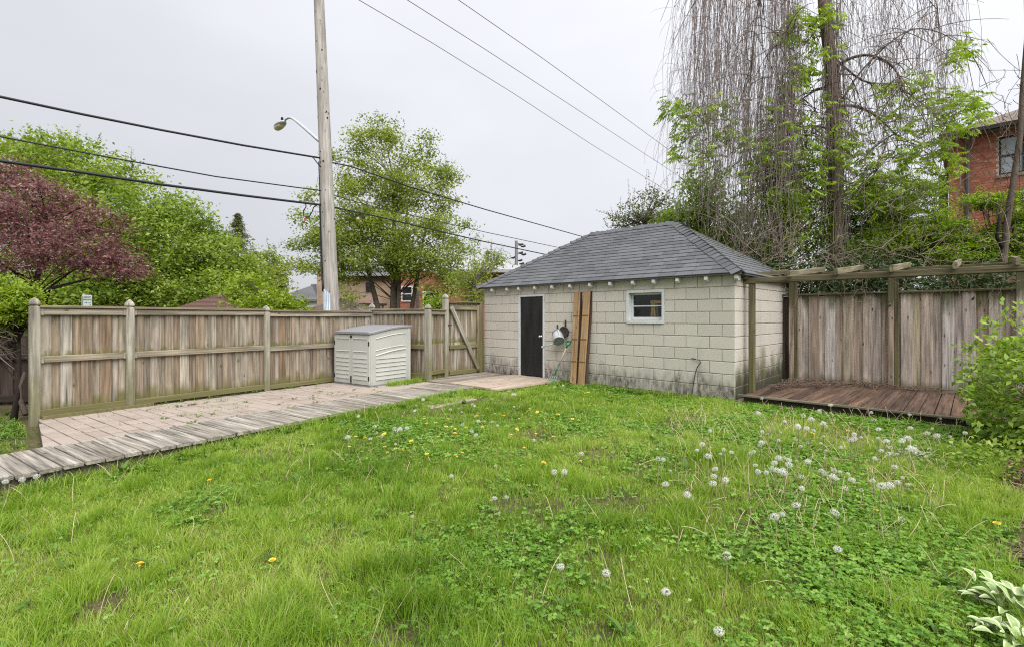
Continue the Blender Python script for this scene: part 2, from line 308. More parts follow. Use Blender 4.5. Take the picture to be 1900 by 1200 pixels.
M['lf_maple'] = leafm('maple leaf', [(0.12, 0.165, 0.028), (0.19, 0.25, 0.04), (0.27, 0.335, 0.065), (0.37, 0.42, 0.12)], 0.5)
M['lf_purple'] = leafm('purple plum leaf', [(0.07, 0.022, 0.026), (0.145, 0.052, 0.056), (0.23, 0.11, 0.11), (0.36, 0.225, 0.20)], 0.35)
M['lf_dark'] = leafm('dark yew leaf', [(0.022, 0.042, 0.013), (0.045, 0.075, 0.022), (0.07, 0.11, 0.033)], 0.2)
M['lf_sparse'] = leafm('dull birch leaf', [(0.08, 0.095, 0.04), (0.13, 0.155, 0.06), (0.20, 0.23, 0.10)], 0.4)
M['lf_ash'] = leafm('ash leaflet', [(0.10, 0.16, 0.015), (0.17, 0.26, 0.028), (0.25, 0.36, 0.045), (0.34, 0.46, 0.08)], 0.45)
M['lf_shrub'] = leafm('glossy shrub leaf', [(0.12, 0.21, 0.03), (0.20, 0.32, 0.04), (0.30, 0.43, 0.065), (0.42, 0.52, 0.11)], 0.35, 0.4)
def shrubpart():
    m = Mt('shrub leaf single', 0.4, 0.4); c = m.ramp(m.rnd(), [(0, (0.12, 0.21, 0.03)), (0.35, (0.20, 0.32, 0.04)), (0.7, (0.30, 0.43, 0.065)), (1, (0.44, 0.54, 0.11))]); m.col(c, 1)
    tb = m.n("BsdfTranslucent"); m.set(tb.inputs[0], c); mx = m.n("MixShader"); mx.inputs[0].default_value = 0.35; t = m.t
    t.links.new(m.P.outputs[0], mx.inputs[1]); t.links.new(tb.outputs[0], mx.inputs[2]); t.links.new(mx.outputs[0], t.nodes["Material Output"].inputs[0]); return m.m
M['lf_single'] = shrubpart()
def hostam():
    m = Mt('variegated leaf', 0.45, 0.35); e = m.attr('edge'); n = m.noise(m.obj(), 40, 4); q = m.math('ADD', e, m.math('MULTIPLY', m.math('SUBTRACT', n, 0.5), 0.5))
    return m.col(m.mix(m.rng(q, 0.42, 0.6), (0.22, 0.32, 0.11), (0.43, 0.48, 0.28)), 1)
M['hosta'] = hostam()
M['fluff'] = leafm('dandelion fluff', [(0.55, 0.54, 0.52), (0.78, 0.77, 0.75)], 0.4)
def sheer(mat, f):
    t = mat.node_tree; out = t.nodes["Material Output"]; src = out.inputs[0].links[0].from_socket; mx = t.nodes.new("ShaderNodeMixShader"); tr = t.nodes.new("ShaderNodeBsdfTransparent"); mx.inputs[0].default_value = f
    t.links.new(src, mx.inputs[1]); t.links.new(tr.outputs[0], mx.inputs[2]); t.links.new(mx.outputs[0], out.inputs[0])
sheer(M['fluff'], .22)
M['stem'] = leafm('dandelion stem', [(0.20, 0.26, 0.08), (0.35, 0.27, 0.14)], 0.1)
M['drystem'] = plain('dry stalk', (0.60, 0.50, 0.31), 0.8, var=0.3, scale=20)
M['core'] = plain('seed head core', (0.16, 0.13, 0.10), 0.9)
M['petal'] = plain('dandelion yellow', (0.88, 0.68, 0.07), 0.6)
M['signwhite'] = plain('sign face', (0.66, 0.72, 0.68), 0.4, 0.5, 0.04)
M['ink'] = plain('sign ink', (0.03, 0.05, 0.05), 0.6); M['teal'] = plain('sign teal', (0.20, 0.48, 0.44), 0.5)
M['lampglass'] = plain('lamp lens', (0.85, 0.83, 0.62), 0.25, 0.5)

# ------------------------------------------------------------------ object helpers
WM = {}
def world_m(o): return WM.get(o.name, Matrix.Identity(4))
def link(o, parent=None, mat_w=None):
    COL.objects.link(o); mw = mat_w if mat_w is not None else Matrix.Identity(4); WM[o.name] = mw
    if parent is not None: o.parent = parent; o.matrix_local = world_m(parent).inverted() @ mw
    else: o.matrix_world = mw
    return o
def tag(o, label, cat, group=None, kind=None):
    if label: o['label'] = label
    if cat: o['category'] = cat
    if group: o['group'] = group
    if kind: o['kind'] = kind
    return o
def thing(name, label, cat, loc=(0, 0, 0), group=None):
    o = bpy.data.objects.new(name, None); o.empty_display_size = 0.1
    link(o, None, Matrix.Translation(Vector(loc))); return tag(o, label, cat, group)
def np_mesh(name, V, polys, mat, attrs=None, smooth=False):
    """polys: (n,k) index array or list of such arrays"""
    me = bpy.data.meshes.new(name); V = np.asarray(V, np.float32)
    if not isinstance(polys, list): polys = [polys]
    polys = [np.asarray(p, np.int32) for p in polys if len(p)]
    loops = np.concatenate([p.ravel() for p in polys]); sizes = np.concatenate([np.full(len(p), p.shape[1], np.int32) for p in polys])
    me.vertices.add(len(V)); me.vertices.foreach_set("co", V.ravel()); me.loops.add(len(loops)); me.loops.foreach_set("vertex_index", loops)
    me.polygons.add(len(sizes)); st = np.zeros(len(sizes), np.int32); st[1:] = np.cumsum(sizes)[:-1]; me.polygons.foreach_set("loop_start", st)
    if smooth: me.polygons.foreach_set("use_smooth", np.ones(len(sizes), bool))
    for k, a in (attrs or {}).items():
        at_ = me.attributes.new(k, 'FLOAT', 'POINT'); at_.data.foreach_set("value", np.asarray(a, np.float32))
    me.materials.append(mat); me.update(calc_edges=True); me.validate(); return me
class MB:
    """collects simple solids in world space, links them as one mesh object"""
    def __init__(s): s.v = []; s.f = []
    def add(s, V, Fs):
        b = len(s.v); s.v += [Vector(p) for p in V]; s.f += [tuple(i + b for i in q) for q in Fs]; return s
    def box(s, o, x, y, z, ch=0.0):     # corner o and three edge vectors
        o, x, y, z = Vector(o), Vector(x), Vector(y), Vector(z)
        P = [o, o + x, o + x + y, o + y, o + z, o + x + z, o + x + y + z, o + y + z]
        return s.add(P, [(0, 3, 2, 1), (4, 5, 6, 7), (0, 1, 5, 4), (1, 2, 6, 5), (2, 3, 7, 6), (3, 0, 4, 7)])
    def bar(s, a, b, w, t, up=Zv):      # bar from a to b, w across, t along 'up'
        a, b = Vector(a), Vector(b); d = (b - a).normalized(); x = d.cross(up).normalized(); y = x.cross(d).normalized()
        return s.box(a - x * w / 2 - y * t / 2, x * w, y * t, b - a)
    def loft(s, c, rings, x=Vector((1, 0, 0)), y=Vector((0, 1, 0)), ax=Zv, n=4, rot=math.pi / 4):
        c = Vector(c); b = len(s.v); k = math.sqrt(2) if n == 4 else 1
        for r, h in rings:
            for i in range(n):
                a = rot + i * 2 * math.pi / n; s.v.append(c + x * (math.cos(a) * r * k) + y * (math.sin(a) * r * k) + ax * h)
        for j in range(len(rings) - 1):
            for i in range(n): s.f.append((b + j * n + i, b + j * n + (i + 1) % n, b + (j + 1) * n + (i + 1) % n, b + (j + 1) * n + i))
        s.f.append(tuple(b + i for i in reversed(range(n)))); e = b + (len(rings) - 1) * n; s.f.append(tuple(e + i for i in range(n))); return s
    def tube(s, pts, rs, n=6):
        pts = [Vector(p) for p in pts]; b = len(s.v)
        if not isinstance(rs, (list, tuple)): rs = [rs] * len(pts)
        px = None
        for i, p in enumerate(pts):
            d = (pts[min(i + 1, len(pts) - 1)] - pts[max(i - 1, 0)]).normalized()
            if px is None: px = d.cross(Zv if abs(d.z) < 0.9 else Vector((1, 0, 0))).normalized()
            else: px = (px - d * px.dot(d)).normalized()
            py = d.cross(px)
            for k in range(n):
                a = 2 * math.pi * k / n; s.v.append(p + (px * math.cos(a) + py * math.sin(a)) * rs[i])
        for i in range(len(pts) - 1):
            for k in range(n): s.f.append((b + i * n + k, b + i * n + (k + 1) % n, b + (i + 1) * n + (k + 1) % n, b + (i + 1) * n + k))
        s.f.append(tuple(b + i for i in reversed(range(n)))); e = b + (len(pts) - 1) * n; s.f.append(tuple(e + i for i in range(n))); return s
    def build(s, name, mat, parent=None, smooth=False, origin=None):
        o = Vector(origin) if origin is not None else (world_m(parent).translation if parent is not None else Vector((0, 0, 0)))
        me = bpy.data.meshes.new(name); me.from_pydata([tuple(p - o) for p in s.v], [], s.f); me.materials.append(mat)
        if smooth:
            for p in me.polygons: p.use_smooth = True
        me.update(); return link(bpy.data.objects.new(name, me), parent, Matrix.Translation(o))
PC = {}
def plank(name, w, t, L, org, zdir, ydir, mat, parent, ch=None):
    """board of width w, thickness t (towards ydir), length L from org along zdir; meshes are shared by size"""
    ch = min(w, t) * 0.14 if ch is None else ch; key = (round(w, 3), round(t, 3), round(L, 3), mat.name)
    if key not in PC:
        X, Y = w / 2, t / 2
        ring = [(-X + ch, -Y), (X - ch, -Y), (X, -Y + ch), (X, Y - ch), (X - ch, Y), (-X + ch, Y), (-X, Y - ch), (-X, -Y + ch)]
        V = [(x, y, 0) for x, y in ring] + [(x, y, L) for x, y in ring]
        Fs = [(i, (i + 1) % 8, 8 + (i + 1) % 8, 8 + i) for i in range(8)] + [tuple(reversed(range(8))), tuple(range(8, 16))]
        me = bpy.data.meshes.new(name); me.from_pydata(V, [], Fs); me.materials.append(mat); me.update(); PC[key] = me
    z = Vector(zdir).normalized(); y = Vector(ydir); y = (y - z * y.dot(z)).normalized(); x = y.cross(z)
    mw = Matrix(((x.x, y.x, z.x, org[0]), (x.y, y.y, z.y, org[1]), (x.z, y.z, z.z, org[2]), (0, 0, 0, 1)))
    return link(bpy.data.objects.new(name, PC[key]), parent, mw)
def tubes_np(P, R, sides=3):
    """P (n,k,3) paths, R (n,k) radii -> verts, quads"""
    P = np.asarray(P, float); n, k, _ = P.shape; T = np.gradient(P, axis=1); T /= np.linalg.norm(T, axis=2, keepdims=True) + 1e-9
    ref = np.where(np.abs(T[..., 2:3]) > 0.8, np.array([1.0, 0, 0]), np.array([0, 0, 1.0])); A = np.cross(T, ref); A /= np.linalg.norm(A, axis=2, keepdims=True) + 1e-9; B = np.cross(T, A)
    V = np.stack([P + (A * math.cos(2 * math.pi * i / sides) + B * math.sin(2 * math.pi * i / sides)) * np.asarray(R)[..., None] for i in range(sides)], axis=2)
    idx = np.arange(n * k * sides).reshape(n, k, sides); a = idx[:, :-1]; b = idx[:, 1:]
    Q = np.stack([a, np.roll(a, -1, 2), np.roll(b, -1, 2), b], axis=-1).reshape(-1, 4); return V.reshape(-1, 3), Q
def leaf_np(C, D, Nn, L, Wd, fold=0.15, droop=0.1):
    """one folded diamond per row: base C, direction D, normal Nn"""
    D = D / (np.linalg.norm(D, axis=1, keepdims=True) + 1e-9); S = np.cross(D, Nn); S /= np.linalg.norm(S, axis=1, keepdims=True) + 1e-9; Nn = np.cross(S, D)
    L = np.broadcast_to(L, (len(C),))[:, None]; Wd = np.broadcast_to(Wd, (len(C),))[:, None]
    V = np.stack([C, C + D * L * .45 + S * Wd * .5 + Nn * Wd * fold, C + D * L - Nn * L * droop, C + D * L * .45 - S * Wd * .5 + Nn * Wd * fold], axis=1)
    return V.reshape(-1, 3), np.arange(len(C) * 4).reshape(-1, 4)
def join_np(parts):
    Vs, Qs, b = [], [], 0
    for V, Q in parts: Vs.append(V); Qs.append(Q + b); b += len(V)
    return np.concatenate(Vs), np.concatenate(Qs)
def rdir(n, up=0.0):
    d = RNG.normal(size=(n, 3)); d[:, 2] += up; return d / np.linalg.norm(d, axis=1, keepdims=True)
def np_obj(name, V, Q, mat, parent=None, attrs=None, smooth=False):
    o = world_m(parent).translation if parent is not None else Vector((0, 0, 0))
    return link(bpy.data.objects.new(name, np_mesh(name, np.asarray(V) - np.array(o), Q, mat, attrs, smooth)), parent, Matrix.Translation(o))

# ------------------------------------------------------------------ ground
def ground():
    def ax(lo, hi): return np.unique(np.concatenate([np.linspace(lo, hi, int((hi - lo) / 0.12)), np.array([-700, -300, -120, -60, -30, -20]), np.array([20, 30, 60, 120, 300, 900])]))
    xs = ax(-9, 9); ys = ax(-2, 13); X, Y = np.meshgrid(xs, ys); Zz = gz(X, Y); nx, ny = len(xs), len(ys); i = np.arange(nx * ny).reshape(ny, nx)
    Q = np.stack([i[:-1, :-1], i[:-1, 1:], i[1:, 1:], i[1:, :-1]], -1).reshape(-1, 4)
    o = np_obj('ground', np.stack([X, Y, Zz], -1).reshape(-1, 3), Q, M['soil'], None, None, True); o['kind'] = 'structure'
ground()

# ------------------------------------------------------------------ garage
SC, Z0 = 0.203, 0.02
def garage():
    g = thing('garage', 'beige painted concrete block garage with grey hipped shingle roof', 'garage', UW(GLEN / 2, GD / 2))
    ds0, ds1, wz1 = 1.147, 1.913, Z0 + 9 * SC
    ws0, ws1, wz0 = 3.918, 4.68, Z0 + 6 * SC
    TOP = 2.06; T = 0.19
    m = MB()
    def fw(s0, s1, z0, z1): m.box(UW(s0, 0, z0), U * (s1 - s0), W * T, Zv * (z1 - z0))
    fw(0, ds0, -.1, TOP); fw(ds0, ds1, wz1, TOP); fw(ds0, ds1, -.1, 0.03); fw(ds1, ws0, -.1, TOP); fw(ws0, ws1, -.1, wz0); fw(ws0, ws1, wz1, TOP); fw(ws1, GLEN, -.1, TOP)
    m.box(UW(GLEN - T, T, -.1), U * T, W * (GD - 2 * T), Zv * (TOP + .1)); m.box(UW(0, T, -.1), U * T, W * (GD - 2 * T), Zv * (TOP + .1)); m.box(UW(0, GD - T, -.1), U * GLEN, W * T, Zv * (TOP + .1))
    wall = m.build('wall', M['mortar'], g)
    # blocks, course by course, laid from the right-hand corner
    cache = {}
    def block(o, x, y, w, h, mat):
        w = round(w, 3); key = (w, round(h, 3), mat.name)
        if key not in cache:
            c = 0.005; d = 0.010; X, H = w / 2, h / 2
            V = [(-X, 0.02, -H), (X, 0.02, -H), (X, 0.02, H), (-X, 0.02, H), (-X, -d + c, -H), (X, -d + c, -H), (X, -d + c, H), (-X, -d + c, H), (-X + c, -d, -H + c), (X - c, -d, -H + c), (X - c, -d, H - c), (-X + c, -d, H - c)]
            Fs = [(8, 9, 10, 11)] + [(a, (a + 1) % 4, 4 + (a + 1) % 4, 4 + a) for a in range(4)] + [(4 + a, 4 + (a + 1) % 4, 8 + (a + 1) % 4, 8 + a) for a in range(4)]
            me = bpy.data.meshes.new('block'); me.from_pydata(V, [], Fs); me.materials.append(mat); me.update(); cache[key] = me
        j = random.uniform(-.0012, .0012)
        p = Vector(o) + x * (w / 2) + Zv * (h / 2) - y * 0 + y * j
        mw = Matrix(((x.x, y.x, 0, p.x), (x.y, y.y, 0, p.y), (0, 0, 1, p.z), (0, 0, 0, 1)))
        link(bpy.data.objects.new('block', cache[key]), wall, mw)
    J = 0.0115
    for r in range(10):
        z = Z0 + r * SC; e = [GLEN + .009]; s = GLEN - (0.203 if r % 2 else 0.406)
        while s > 0.02: e.append(s); s -= 0.406
        e.append(0.0); e = e[::-1]
        for a, b in zip(e[:-1], e[1:]):
            spans = [(a, b)]
            for (o0, o1, q0, q1) in ((ds0, ds1, 0, wz1), (ws0, ws1, wz0, wz1)):
                if z + SC / 2 > q0 and z + SC / 2 < q1:
                    n = []
                    for p, q in spans:
                        if q <= o0 or p >= o1: n.append((p, q))
                        else:
                            if p < o0: n.append((p, o0))
                            if q > o1: n.append((o1, q))
                    spans = n
            for p, q in spans:
                if q - p > 0.05: block(UW(p + J / 2, 0, z + J / 2), U, W, q - p - J, SC - J, M['block'])
        t = 0.203 if r % 2 == 0 else 0.406; e = [-0.001]
        while t < GD: e.append(t); t += 0.406
        for a, b in zip(e[:-1], e[1:]):
            if a < 2.8: block(UW(GLEN, a + J / 2, z + J / 2), W, -U, b - a - J, SC - J, M['blockside'])
    # roof
    o = 0.13; run = GD / 2 + o; rise = 1.33; EZ = 2.055; SL = math.hypot(run, rise); EL = GLEN + 2 * o
    A, B, C_, D_ = UW(-o, -o, EZ), UW(GLEN + o, -o, EZ), UW(GLEN + o, GD + o, EZ), UW(-o, GD + o, EZ); R0, R1 = UW(-o + run, -o + run, EZ + rise), UW(GLEN + o - run, -o + run, EZ + rise)
    dz = Zv * 0.028
    roof = MB().add([A, B, C_, D_, A - dz, B - dz, C_ - dz, D_ - dz, R0, R1], [(0, 1, 9, 8), (1, 2, 9), (2, 3, 8, 9), (3, 0, 8), (4, 5, 1, 0), (5, 6, 2, 1), (6, 7, 3, 2), (7, 4, 0, 3), (7, 6, 5, 4)]).build('roof', M['shingle'], g)
    def plane(org, x, inn, length, tri):
        y = (inn * run + Zv * rise).normalized(); n = x.cross(y); return org, x, y, n, length, tri
    front = plane(A, U, W, EL, False); right = plane(B, W, -U, GD + 2 * o, True); back = plane(C_, -U, -W, EL, False); left = plane(D_, -W, U, GD + 2 * o, True)
    EXP = 0.14; shared = {}
    def tabs(pl):
        org, x, y, n, length, tri = pl; rows = int(SL / EXP)
        for k in range(rows):
            v0, v1 = k * EXP, min((k + 1) * EXP + 0.03, SL); i0, i1 = v0 * run / SL, v1 * run / SL
            xx = -random.uniform(0, .15) - 0.15 * (k % 2)
            while xx < length:
                w = 0.305; xa, xb = xx + .005, xx + w - .005; lo0, hi0, lo1, hi1 = i0, length - i0, i1, length - i1
                if hi1 < lo1: hi1 = lo1 = length / 2
                q = [max(lo0, min(hi0, xa)), max(lo0, min(hi0, xb)), max(lo1, min(hi1, xb)), max(lo1, min(hi1, xa))]
                if q[1] - q[0] > 0.04: yield org, x, y, n, v0, v1, q, (q == [xa, xb, xb, xa])
                xx += w
    def tabverts(q, v0, v1, ox):
        lift = 0.015; e = -0.012 if v0 == 0 else 0
        P = [(q[0] - ox, e, lift), (q[1] - ox, e, lift), (q[2] - ox, v1 - v0, .002), (q[3] - ox, v1 - v0, .002), (q[0] - ox, e, .001), (q[1] - ox, e, .001), (q[2] - ox, v1 - v0, .0005), (q[3] - ox, v1 - v0, .0005)]
        return P, [(0, 1, 2, 3), (4, 5, 1, 0), (5, 6, 2, 1), (7, 4, 0, 3)]
    for (org, x, y, n, v0, v1, q, full) in tabs(front):
        ox = (q[0] + q[1]) / 2; key = (round(v1 - v0, 3), v0 == 0)
        if full and key in shared: me = shared[key]
        else:
            P, Fs = tabverts(q, v0, v1, ox); me = bpy.data.meshes.new('shingle'); me.from_pydata(P, [], Fs); me.materials.append(M['shingle']); me.update()
            if full: shared[key] = me
        p = org + x * ox + y * v0 + n * random.uniform(0, .0025)
        link(bpy.data.objects.new('shingle', me), roof, Matrix(((x.x, y.x, n.x, p.x), (x.y, y.y, n.y, p.y), (x.z, y.z, n.z, p.z), (0, 0, 0, 1))) @ Matrix.Rotation(random.uniform(-.004, .004), 4, 'Z'))
    rest = MB()
    for pl in (right, back, left):
        for (org, x, y, n, v0, v1, q, full) in tabs(pl):
            P, Fs = tabverts(q, v0, v1, 0); j = random.uniform(0, .003); rest.add([org + x * a + y * (v0 + b) + n * (c + j) for a, b, c in P], Fs)
    ro = rest.build('shingles_of_other_slopes', M['shingle'], roof); ro['kind'] = 'stuff'
    def caps(a, b, n1, n2, step=0.15, wd=0.14):
        a, b = Vector(a), Vector(b); d = (b - a); Ln = d.length; d.normalize(); up = (n1 + n2).normalized(); s1 = n1.cross(d).normalized(); s2 = -n2.cross(d).normalized()
        if s1.dot(n2) > 0: pass
        for k in range(int(Ln / step)):
            p = a + d * (k * step); q = p + d * (step + .05); l0, l1 = 0.036 + random.uniform(0, .022), 0.018
            t1 = (s1 if s1.z < 0.2 else -s1); t2 = (s2 if s2.z < 0.2 else -s2)
            r = [random.uniform(-.018, .018) for _ in range(4)]
            V = [p + up * l0, p + t1 * (wd + r[0]) + n1 * (l0 * .55), p + t2 * (wd + r[1]) + n2 * (l0 * .55), q + up * l1, q + t1 * (wd + r[2]) + n1 * .012, q + t2 * (wd + r[3]) + n2 * .012]
            V += [v - up * 0.012 for v in V[:3]]
            MB().add(V, [(0, 3, 4, 1), (0, 2, 5, 3), (6, 0, 1, 7), (6, 8, 2, 0)]).build('ridge_cap', M['shingle'], roof, origin=p)
    nf, nr, nb, nl = [pl[3] if pl[3].z > 0 else -pl[3] for pl in (front, right, back, left)]
    caps(B, R1, nf, nr); caps(R0, R1, nf, nb); caps(A, R0, nf, nl); 
    # rafter tails
    for px in (912.6, 940.4, 962, 991.8, 1024, 1057.3, 1094, 1131.7, 1173.8, 1212.6, 1256.6, 1310, 1366):
        s = s_at(px, -.1); m = MB(); w_, h_ = 0.055, 0.09
        P = [(0.02, -h_), (0.02, -.001), (-0.115, -.001), (-0.12, -.06), (-.07, -h_)]
        V = [UW(s - w_ / 2, t, EZ - .030 + zz) for t, zz in P] + [UW(s + w_ / 2, t, EZ - .030 + zz) for t, zz in P]; n5 = 5
        m.add(V, [(0, 1, 2, 3, 4), (9, 8, 7, 6, 5)] + [(i, i + 5, (i + 1) % 5 + 5, (i + 1) % 5) for i in range(5)]); m.build('rafter_tail', M['white'], g)
    # door
    fr = MB(); fw_ = 0.045
    fr.box(UW(ds0, -.02, .03), U * fw_, W * .12, Zv * (wz1 - .03)); fr.box(UW(ds1 - fw_, -.02, .03), U * fw_, W * .12, Zv * (wz1 - .03)); fr.box(UW(ds0 + fw_, -.02, wz1 - fw_), U * (ds1 - ds0 - 2 * fw_), W * .12, Zv * fw_)
    fr.build('door_frame', M['peel'], g)
    dr = MB().box(UW(ds0 + fw_ + .004, .005, .05), U * (ds1 - ds0 - 2 * fw_ - .008), W * .04, Zv * (wz1 - fw_ - .056)).build('door', M['door'], g)
    kp = UW(ds1 - .115, .003, .93)
    MB().loft(kp, [(.03, 0), (.03, .008), (.013, .012), (.013, .03), (.026, .036), (.031, .05), (.027, .064), (.012, .07)], U, Zv, -W, 14, 0).build('handle', M['chrome'], dr, True)
    sill = MB()
    for k in range(6): sill.box(UW(ds0 + .03 + k * .12, -.055, -.02), U * .112, W * .06, Zv * (.055 + random.uniform(-.006, .006)))
    sill.build('brick_threshold', M['concrete'], g)
    # window: outer frame, deep left reveal, sash with two panes
    wf = MB(); tw = 0.05; h = wz1 - wz0; wd = ws1 - ws0
    wf.box(UW(ws0, -.022, wz0), U * tw, W * .16, Zv * h); wf.box(UW(ws1 - tw, -.022, wz0), U * tw, W * .16, Zv * h); wf.box(UW(ws0 + tw, -.022, wz1 - tw), U * (wd - 2 * tw), W * .16, Zv * tw)
    wf.box(UW(ws0 + tw, -.035, wz0), U * (wd - 2 * tw), W * .17, Zv * .055)
    win = wf.build('window', M['peel'], g)
    sf = MB(); a0, a1, b0, b1 = ws0 + tw + .003, ws1 - tw - .003, wz0 + .058, wz1 - tw - .003; q = .035
    sf.box(UW(a0, .085, b0), U * q, W * .035, Zv * (b1 - b0)); sf.box(UW(a1 - q, .085, b0), U * q, W * .035, Zv * (b1 - b0)); sf.box(UW(a0 + q, .085, b1 - q), U * (a1 - a0 - 2 * q), W * .035, Zv * q); sf.box(UW(a0 + q, .085, b0), U * (a1 - a0 - 2 * q), W * .035, Zv * (q + .02))
    sf.box(UW(a0 + q, .088, (b0 + b1) / 2), U * (a1 - a0 - 2 * q), W * .03, Zv * .02); sf.build('sash', M['peel'], win)
    mid = (b0 + b1) / 2
    for z0, z1 in ((b0 + q + .02, mid), (mid + .02, b1 - q)): MB().box(UW(a0 + q, .10, z0), U * (a1 - a0 - 2 * q), W * .004, Zv * (z1 - z0)).build('pane', M['glass'], win)
    return g
garage()
def stepladder():
    c = UW(s_at(1211, .20), .20, 0); t = thing('stepladder', 'pale wooden stepladder seen through the garage window', 'stepladder', c)
    for dx, dt in ((-.14, 0), (.10, 0), (-.03, .25), (.14, .25)):
        MB().bar(c + U * dx + W * dt, c + W * dt * .3 + Zv * 1.66 + U * (.01 if dx < 0 else .03), .04, .025, W).build('leg', M['ladder'], t)
    MB().box(c + Zv * 1.60 - U * .05, U * .4, W * .12, Zv * .05).build('top_step', M['ladder'], t)
    for k in range(4): MB().box(c - U * (.13 - k * .02) + Zv * (.25 + k * .3) - W * .01, U * (.22 - k * .035), W * .05, Zv * .025).build('tread', M['ladder'], t)
stepladder()

# ------------------------------------------------------------------ things against the garage wall
def lumber():
    for k, (s0, s1, wd, lab) in enumerate(((1063, 1071.5, .135, 'narrower tan lumber post leaning nearest the watering can'), (1077.5, 1089.5, .15, 'right-hand tan lumber post leaning by the garden fork, dark edge showing'))):
        base = UW(s_at(s0, -.25), -.25, -.05); top = UW(s_at(s1, -.05), -.05, 1.86 + .01 * k); d = (top - base); Ln = d.length; d.normalize(); n = -W
        t = thing('lumber_post', lab, 'lumber', base, 'lumber leaning on the garage wall')
        plank('front_board', wd, .038, Ln, base, d, n, M['lumber'], t); bk = base + W * .062
        plank('back_board', wd * 1.02, .05, Ln - .01, bk + U * .022, d, n, M['lumberdark'], t)
        for q in (.02, .27, .50, .745):
            p = base + d * (Ln * q) - n * -.021; plank('strip', .022, .006, wd, p - U * wd / 2 + n * .0, U, n, M['rust'], t)
lumber()
def watering_can():
    c = UW(2.40, -.16, .93); t = thing('watering_can', 'galvanised watering can hung on its side on the block wall', 'watering can', c)
    ax = (U * .62 - W * .55 - Zv * .62).normalized(); x = ax.cross(Zv).normalized(); y = x.cross(ax)
    a0 = c - ax * .10
    MB().loft(a0, [(.09, -.02), (.098, -.016), (.108, .02), (.118, .10), (.122, .21), (.127, .215), (.127, .228), (.118, .23), (.115, .224), (.0, .223)], x, y, ax, 20, 0).build('body', M['metal'], t, True)
    MB().loft(a0 + ax * .2245, [(.112, 0), (.112, .0015)], x, y, ax, 20, 0).build('base', M['metaldark'], t)
    MB().loft(a0 - ax * .0, [(.098, -.034), (.109, -.032), (.109, -.016), (.098, -.016)], x, y, ax, 20, 0).build('rim', M['metaldark'], t, True)
    sp = c + ax * .03 - U * .05 - Zv * .09; se = c - U * .30 - Zv * .20 - W * .10
    MB().tube([sp, (sp + se) / 2 + Zv * .0, se], [.022, .016, .012], 10).build('spout', M['metal'], t, True)
    dd = (se - sp).normalized(); x2 = dd.cross(Zv).normalized(); MB().loft(se, [(.012, 0), (.03, .035), (.034, .04), (.030, .046)], x2, x2.cross(dd), dd, 14, 0).build('rose', M['metaldark'], t, True)
    hp = [a0 + y * .09 - ax * .02 + x * .0, a0 + y * .14 + ax * .03, a0 + y * .155 + ax * .10, a0 + y * .13 + ax * .17, a0 + y * .102 + ax * .19]; MB().tube(hp, .009, 7).build('handle', M['white'], t, True)
    MB().tube([a0 - x * .09 - ax * .01, a0 - x * .07 + y * .06 - ax * .06, a0 + x * .0 + y * .09 - ax * .075, a0 + x * .07 + y * .06 - ax * .06, a0 + x * .09 - ax * .01], .006, 6).build('bail', M['metaldark'], t, True)
    MB().tube([sp + Zv * .02 - U * .03, (sp * .5 + se * .5) + Zv * .012], .005, 6).build('brace', M['metaldark'], t)
    b = thing('hose_hanger', 'dark round hose hanger with upright tail, behind the watering can', 'hanger', UW(2.46, -.02, 1.05))
    MB().loft(UW(2.47, -.012, 1.04), [(.10, 0), (.11, .01), (.115, .05), (.12, .055), (.118, .06), (.10, .05)], U, Zv, -W, 20, 0).build('drum', M['iron'], b, True)
    MB().bar(UW(2.50, -.03, 1.10), UW(2.49, -.03, 1.29), .03, .012, W).build('tail', M['iron'], b); MB().bar(UW(2.28, -.02, 1.10), UW(2.27, -.02, 1.19), .03, .012, W).build('hook', M['iron'], b)
watering_can()
def fork():
    top = UW(2.60, -.13, .74); sock = UW(2.465, -.25, .33); base = UW(2.42, -.30, .16); d = (base - top).normalized()
    t = thing('garden_fork', 'green garden fork with worn wooden shaft leaning on the wall', 'garden fork', UW(2.42, -.30, 0)); x = d.cross(W).normalized()
    MB().tube([top, sock], .016, 8).build('shaft', M['shaft'], t, True)
    h0 = top - d * .13
    MB().tube([top + d * .02, top - d * .03, top - d * .06 + U * .05, h0 + U * .05, h0 - U * .05, top - d * .06 - U * .05, top - d * .03], [.02, .018, .013, .014, .014, .013, .018], 8).build('handle', M['green'], t, True)
    MB().tube([sock - d * .03, base], [.019, .013], 8).build('socket', M['green'], t, True)
    hd = MB(); sh = base + d * .02; hd.bar(sh - U * .085, sh + U * .085, .016, .016)
    hd.build('head', M['greenpale'], t)
    for k in range(4):
        q = sh + U * (-.08 + k * .0533); MB().tube([q, q + d * .12 - W * .02, q + d * .21], [.011, .010, .005], 6).build('tine', M['greenpale'], t, True)
fork()
def bent_rod():
    Y = .0; pts = [(1283, 665), (1285, 664), (1292, 666.5), (1298, 668), (1300, 672), (1294, 680), (1290, 692), (1287, 710), (1284, 728), (1282, 742)]
    P = []
    for px, py in pts:
        s = s_at(px, -.03); p = UW(s, -.03); P.append(at(px, py, p.y))
    t = tag(MB().tube(P, .007, 6).build('bent_rod', M['iron'], None, True, P[-1]), 'rusty bent iron rod standing against the block wall', 'iron rod')
bent_rod()

